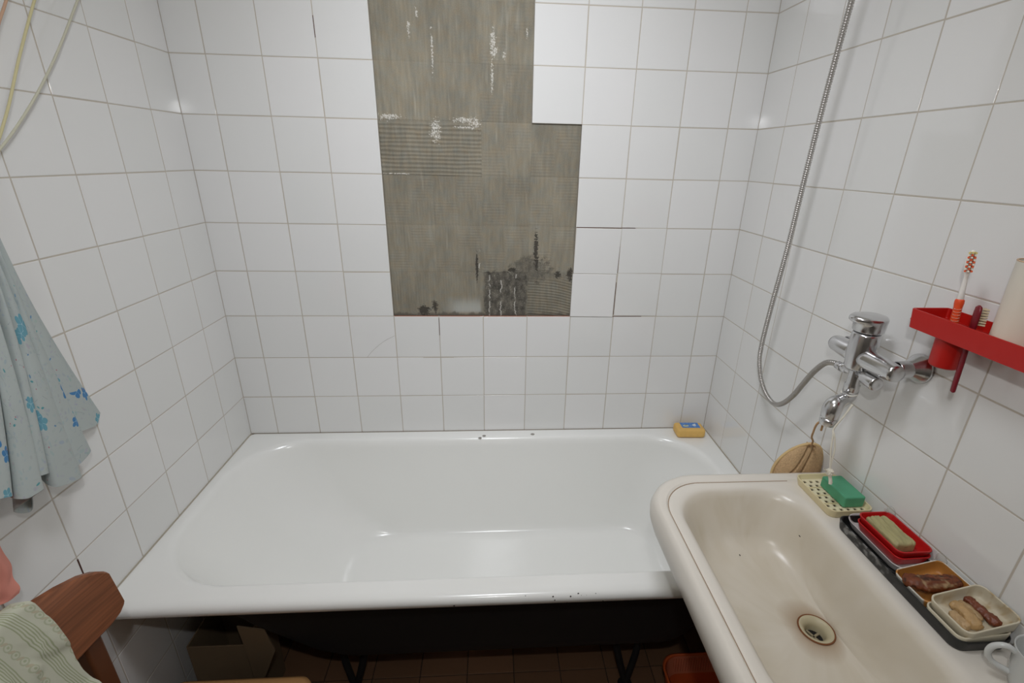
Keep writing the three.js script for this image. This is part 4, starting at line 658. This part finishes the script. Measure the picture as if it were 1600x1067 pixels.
  const cg = thick(cr, 0.0014); const uv = cg.attributes.uv; for (let i = 0; i < uv.count; i++) { const a = uv.getX(i), b = uv.getY(i); uv.setXY(i, a * 1.3 + b * 0.25, b * 2.2); }
  const c = thing('cloth', 'crumpled pale green striped cloth draped over the wooden chair back', 'cloth', [0.12, YF - 0.0, 1.068]);
  mesh('fabric', cg, mat(0xffffff, 1, 0, { map: pt }), c);
}

// ---------------------------------------------------------------- things under and before the tub
{ // open cardboard box
  const t = thing('cardboard_box', 'open brown cardboard box under the left end of the bathtub', 'box', [0.037, YF, 0.545], 0);
  const cb = mat(srgb(120, 102, 78), 0.95), w = 0.152, d = 0.15, h = 0.315, th = 0.004;
  const pan = (name, sx, sy, sz, x, y, z, rx = 0, ry = 0, rz = 0) => { const m = mesh(name, new RoundedBoxGeometry(sx, sy, sz, 1, 0.0012), cb, t); m.position.set(x, y, z); m.rotation.set(rx, ry, rz); };
  pan('panel', w, h, th, 0, h / 2, d / 2); pan('panel', w, h, th, 0, h / 2, -d / 2); pan('panel', th, h, d, -w / 2, h / 2, 0); pan('panel', th, h, d, w / 2, h / 2, 0); pan('base', w, th, d, 0, th / 2, 0);
  const fs = new THREE.Shape(); [[0.078, 0.312], [0.072, 0.392], [0.139, 0.376], [0.156, 0.297], [0.110, 0.189], [0.083, 0.19]].forEach((p, i) => i ? fs.lineTo(p[0], p[1]) : fs.moveTo(p[0], p[1]));
  const fg = new THREE.ExtrudeGeometry(fs, { depth: 0.0035, bevelEnabled: false }); fg.translate(0, 0, d / 2 + 0.003); mesh('flap', fg, cb, t);
}
{ // bowl on the floor under the tub
  const t = thing('bowl', 'white bowl standing on the floor under the bathtub', 'bowl', [0.648, YF, 0.378]);
  mesh('body', lathe([[0, 0.002], [0.045, 0], [0.05, 0.004], [0.075, 0.028], [0.089, 0.054], [0.0905, 0.057], [0.087, 0.056], [0.072, 0.031], [0.046, 0.008], [0, 0.006]], 56), mat(srgb(222, 222, 216), 0.35), t);
}
{ // orange plastic basin on the floor under the washbasin
  const t = thing('plastic_basin', 'orange plastic basin with ribbed sides on the floor under the washbasin', 'basin', [1.435, YF, 0.735]);
  const om = mat(srgb(206, 92, 44), 0.5), w = 0.27, l = 0.30, h = 0.15;
  const q = (d, y, r = 0.05) => rrect(-w / 2 + d, w / 2 - d, -l / 2 + d, l / 2 - d, r - d * 0.4, y, 10, 12);
  mesh('body', grid([q(0.032, 0), q(0.028, 0.003), q(0.010, 0.08), q(0, h - 0.002), q(-0.004, h), q(0.001, h + 0.0015), q(0.004, h - 0.002), q(0.014, 0.08), q(0.032, 0.008), q(0.04, 0.005)], true, true, true), om, t);
  const rim = mesh('ribbed_wall', grid([q(0.0052, h - 0.002), q(0.0125, 0.1), q(0.0155, 0.085)], true), mat(srgb(214, 128, 96), 0.55), t, 'paler ribbed upper wall');
  for (let i = 0; i < 26; i++) { const g = new THREE.BoxGeometry(0.0022, 0.05, 0.0022); g.rotateX(-0.12); g.translate(-0.1 + i * 0.008, 0.118, -l / 2 + 0.0112); mesh('rib', g, mat(srgb(196, 106, 74), 0.55), rim); }
}
{ // woven lid at the lower edge of the picture
  const t = thing('wicker_basket', 'woven tan basket with a flat lid on the floor before the bathtub', 'basket', [0.150, YF, 0.804]);
  const tan = mat(srgb(186, 138, 86), 0.7), dk = mat(srgb(120, 70, 40), 0.8), w = 0.345, l = 0.195, h = 0.310;
  const q = (d, y, r = 0.03) => rrect(-w / 2 + d, w / 2 - d, -l / 2 + d, l / 2 - d, r, y, 8, 8);
  mesh('body', grid([q(0.02, 0), q(0.012, 0.01), q(0.006, h - 0.04), q(0.006, h - 0.02)], true, true, false), tan, t);
  const lid = mesh('lid', grid([q(0.0, h - 0.03), q(-0.003, h - 0.02), q(0, h - 0.006), q(0.008, h - 0.001), q(0.02, h - 0.0015)], true, false, true), tan, t);
  for (let i = 0; i < 9; i++) { const g = new RoundedBoxGeometry(0.008, 0.004, l - 0.02, 1, 0.0015); g.rotateY(-0.55); const m = mesh('strip', g, dk, lid); m.position.set(-0.11 + i * 0.028, h + 0.0004, 0); m.scale.set(1, 1, 0.92); }
}
sh(scene);
renderer.render(scene, camera);
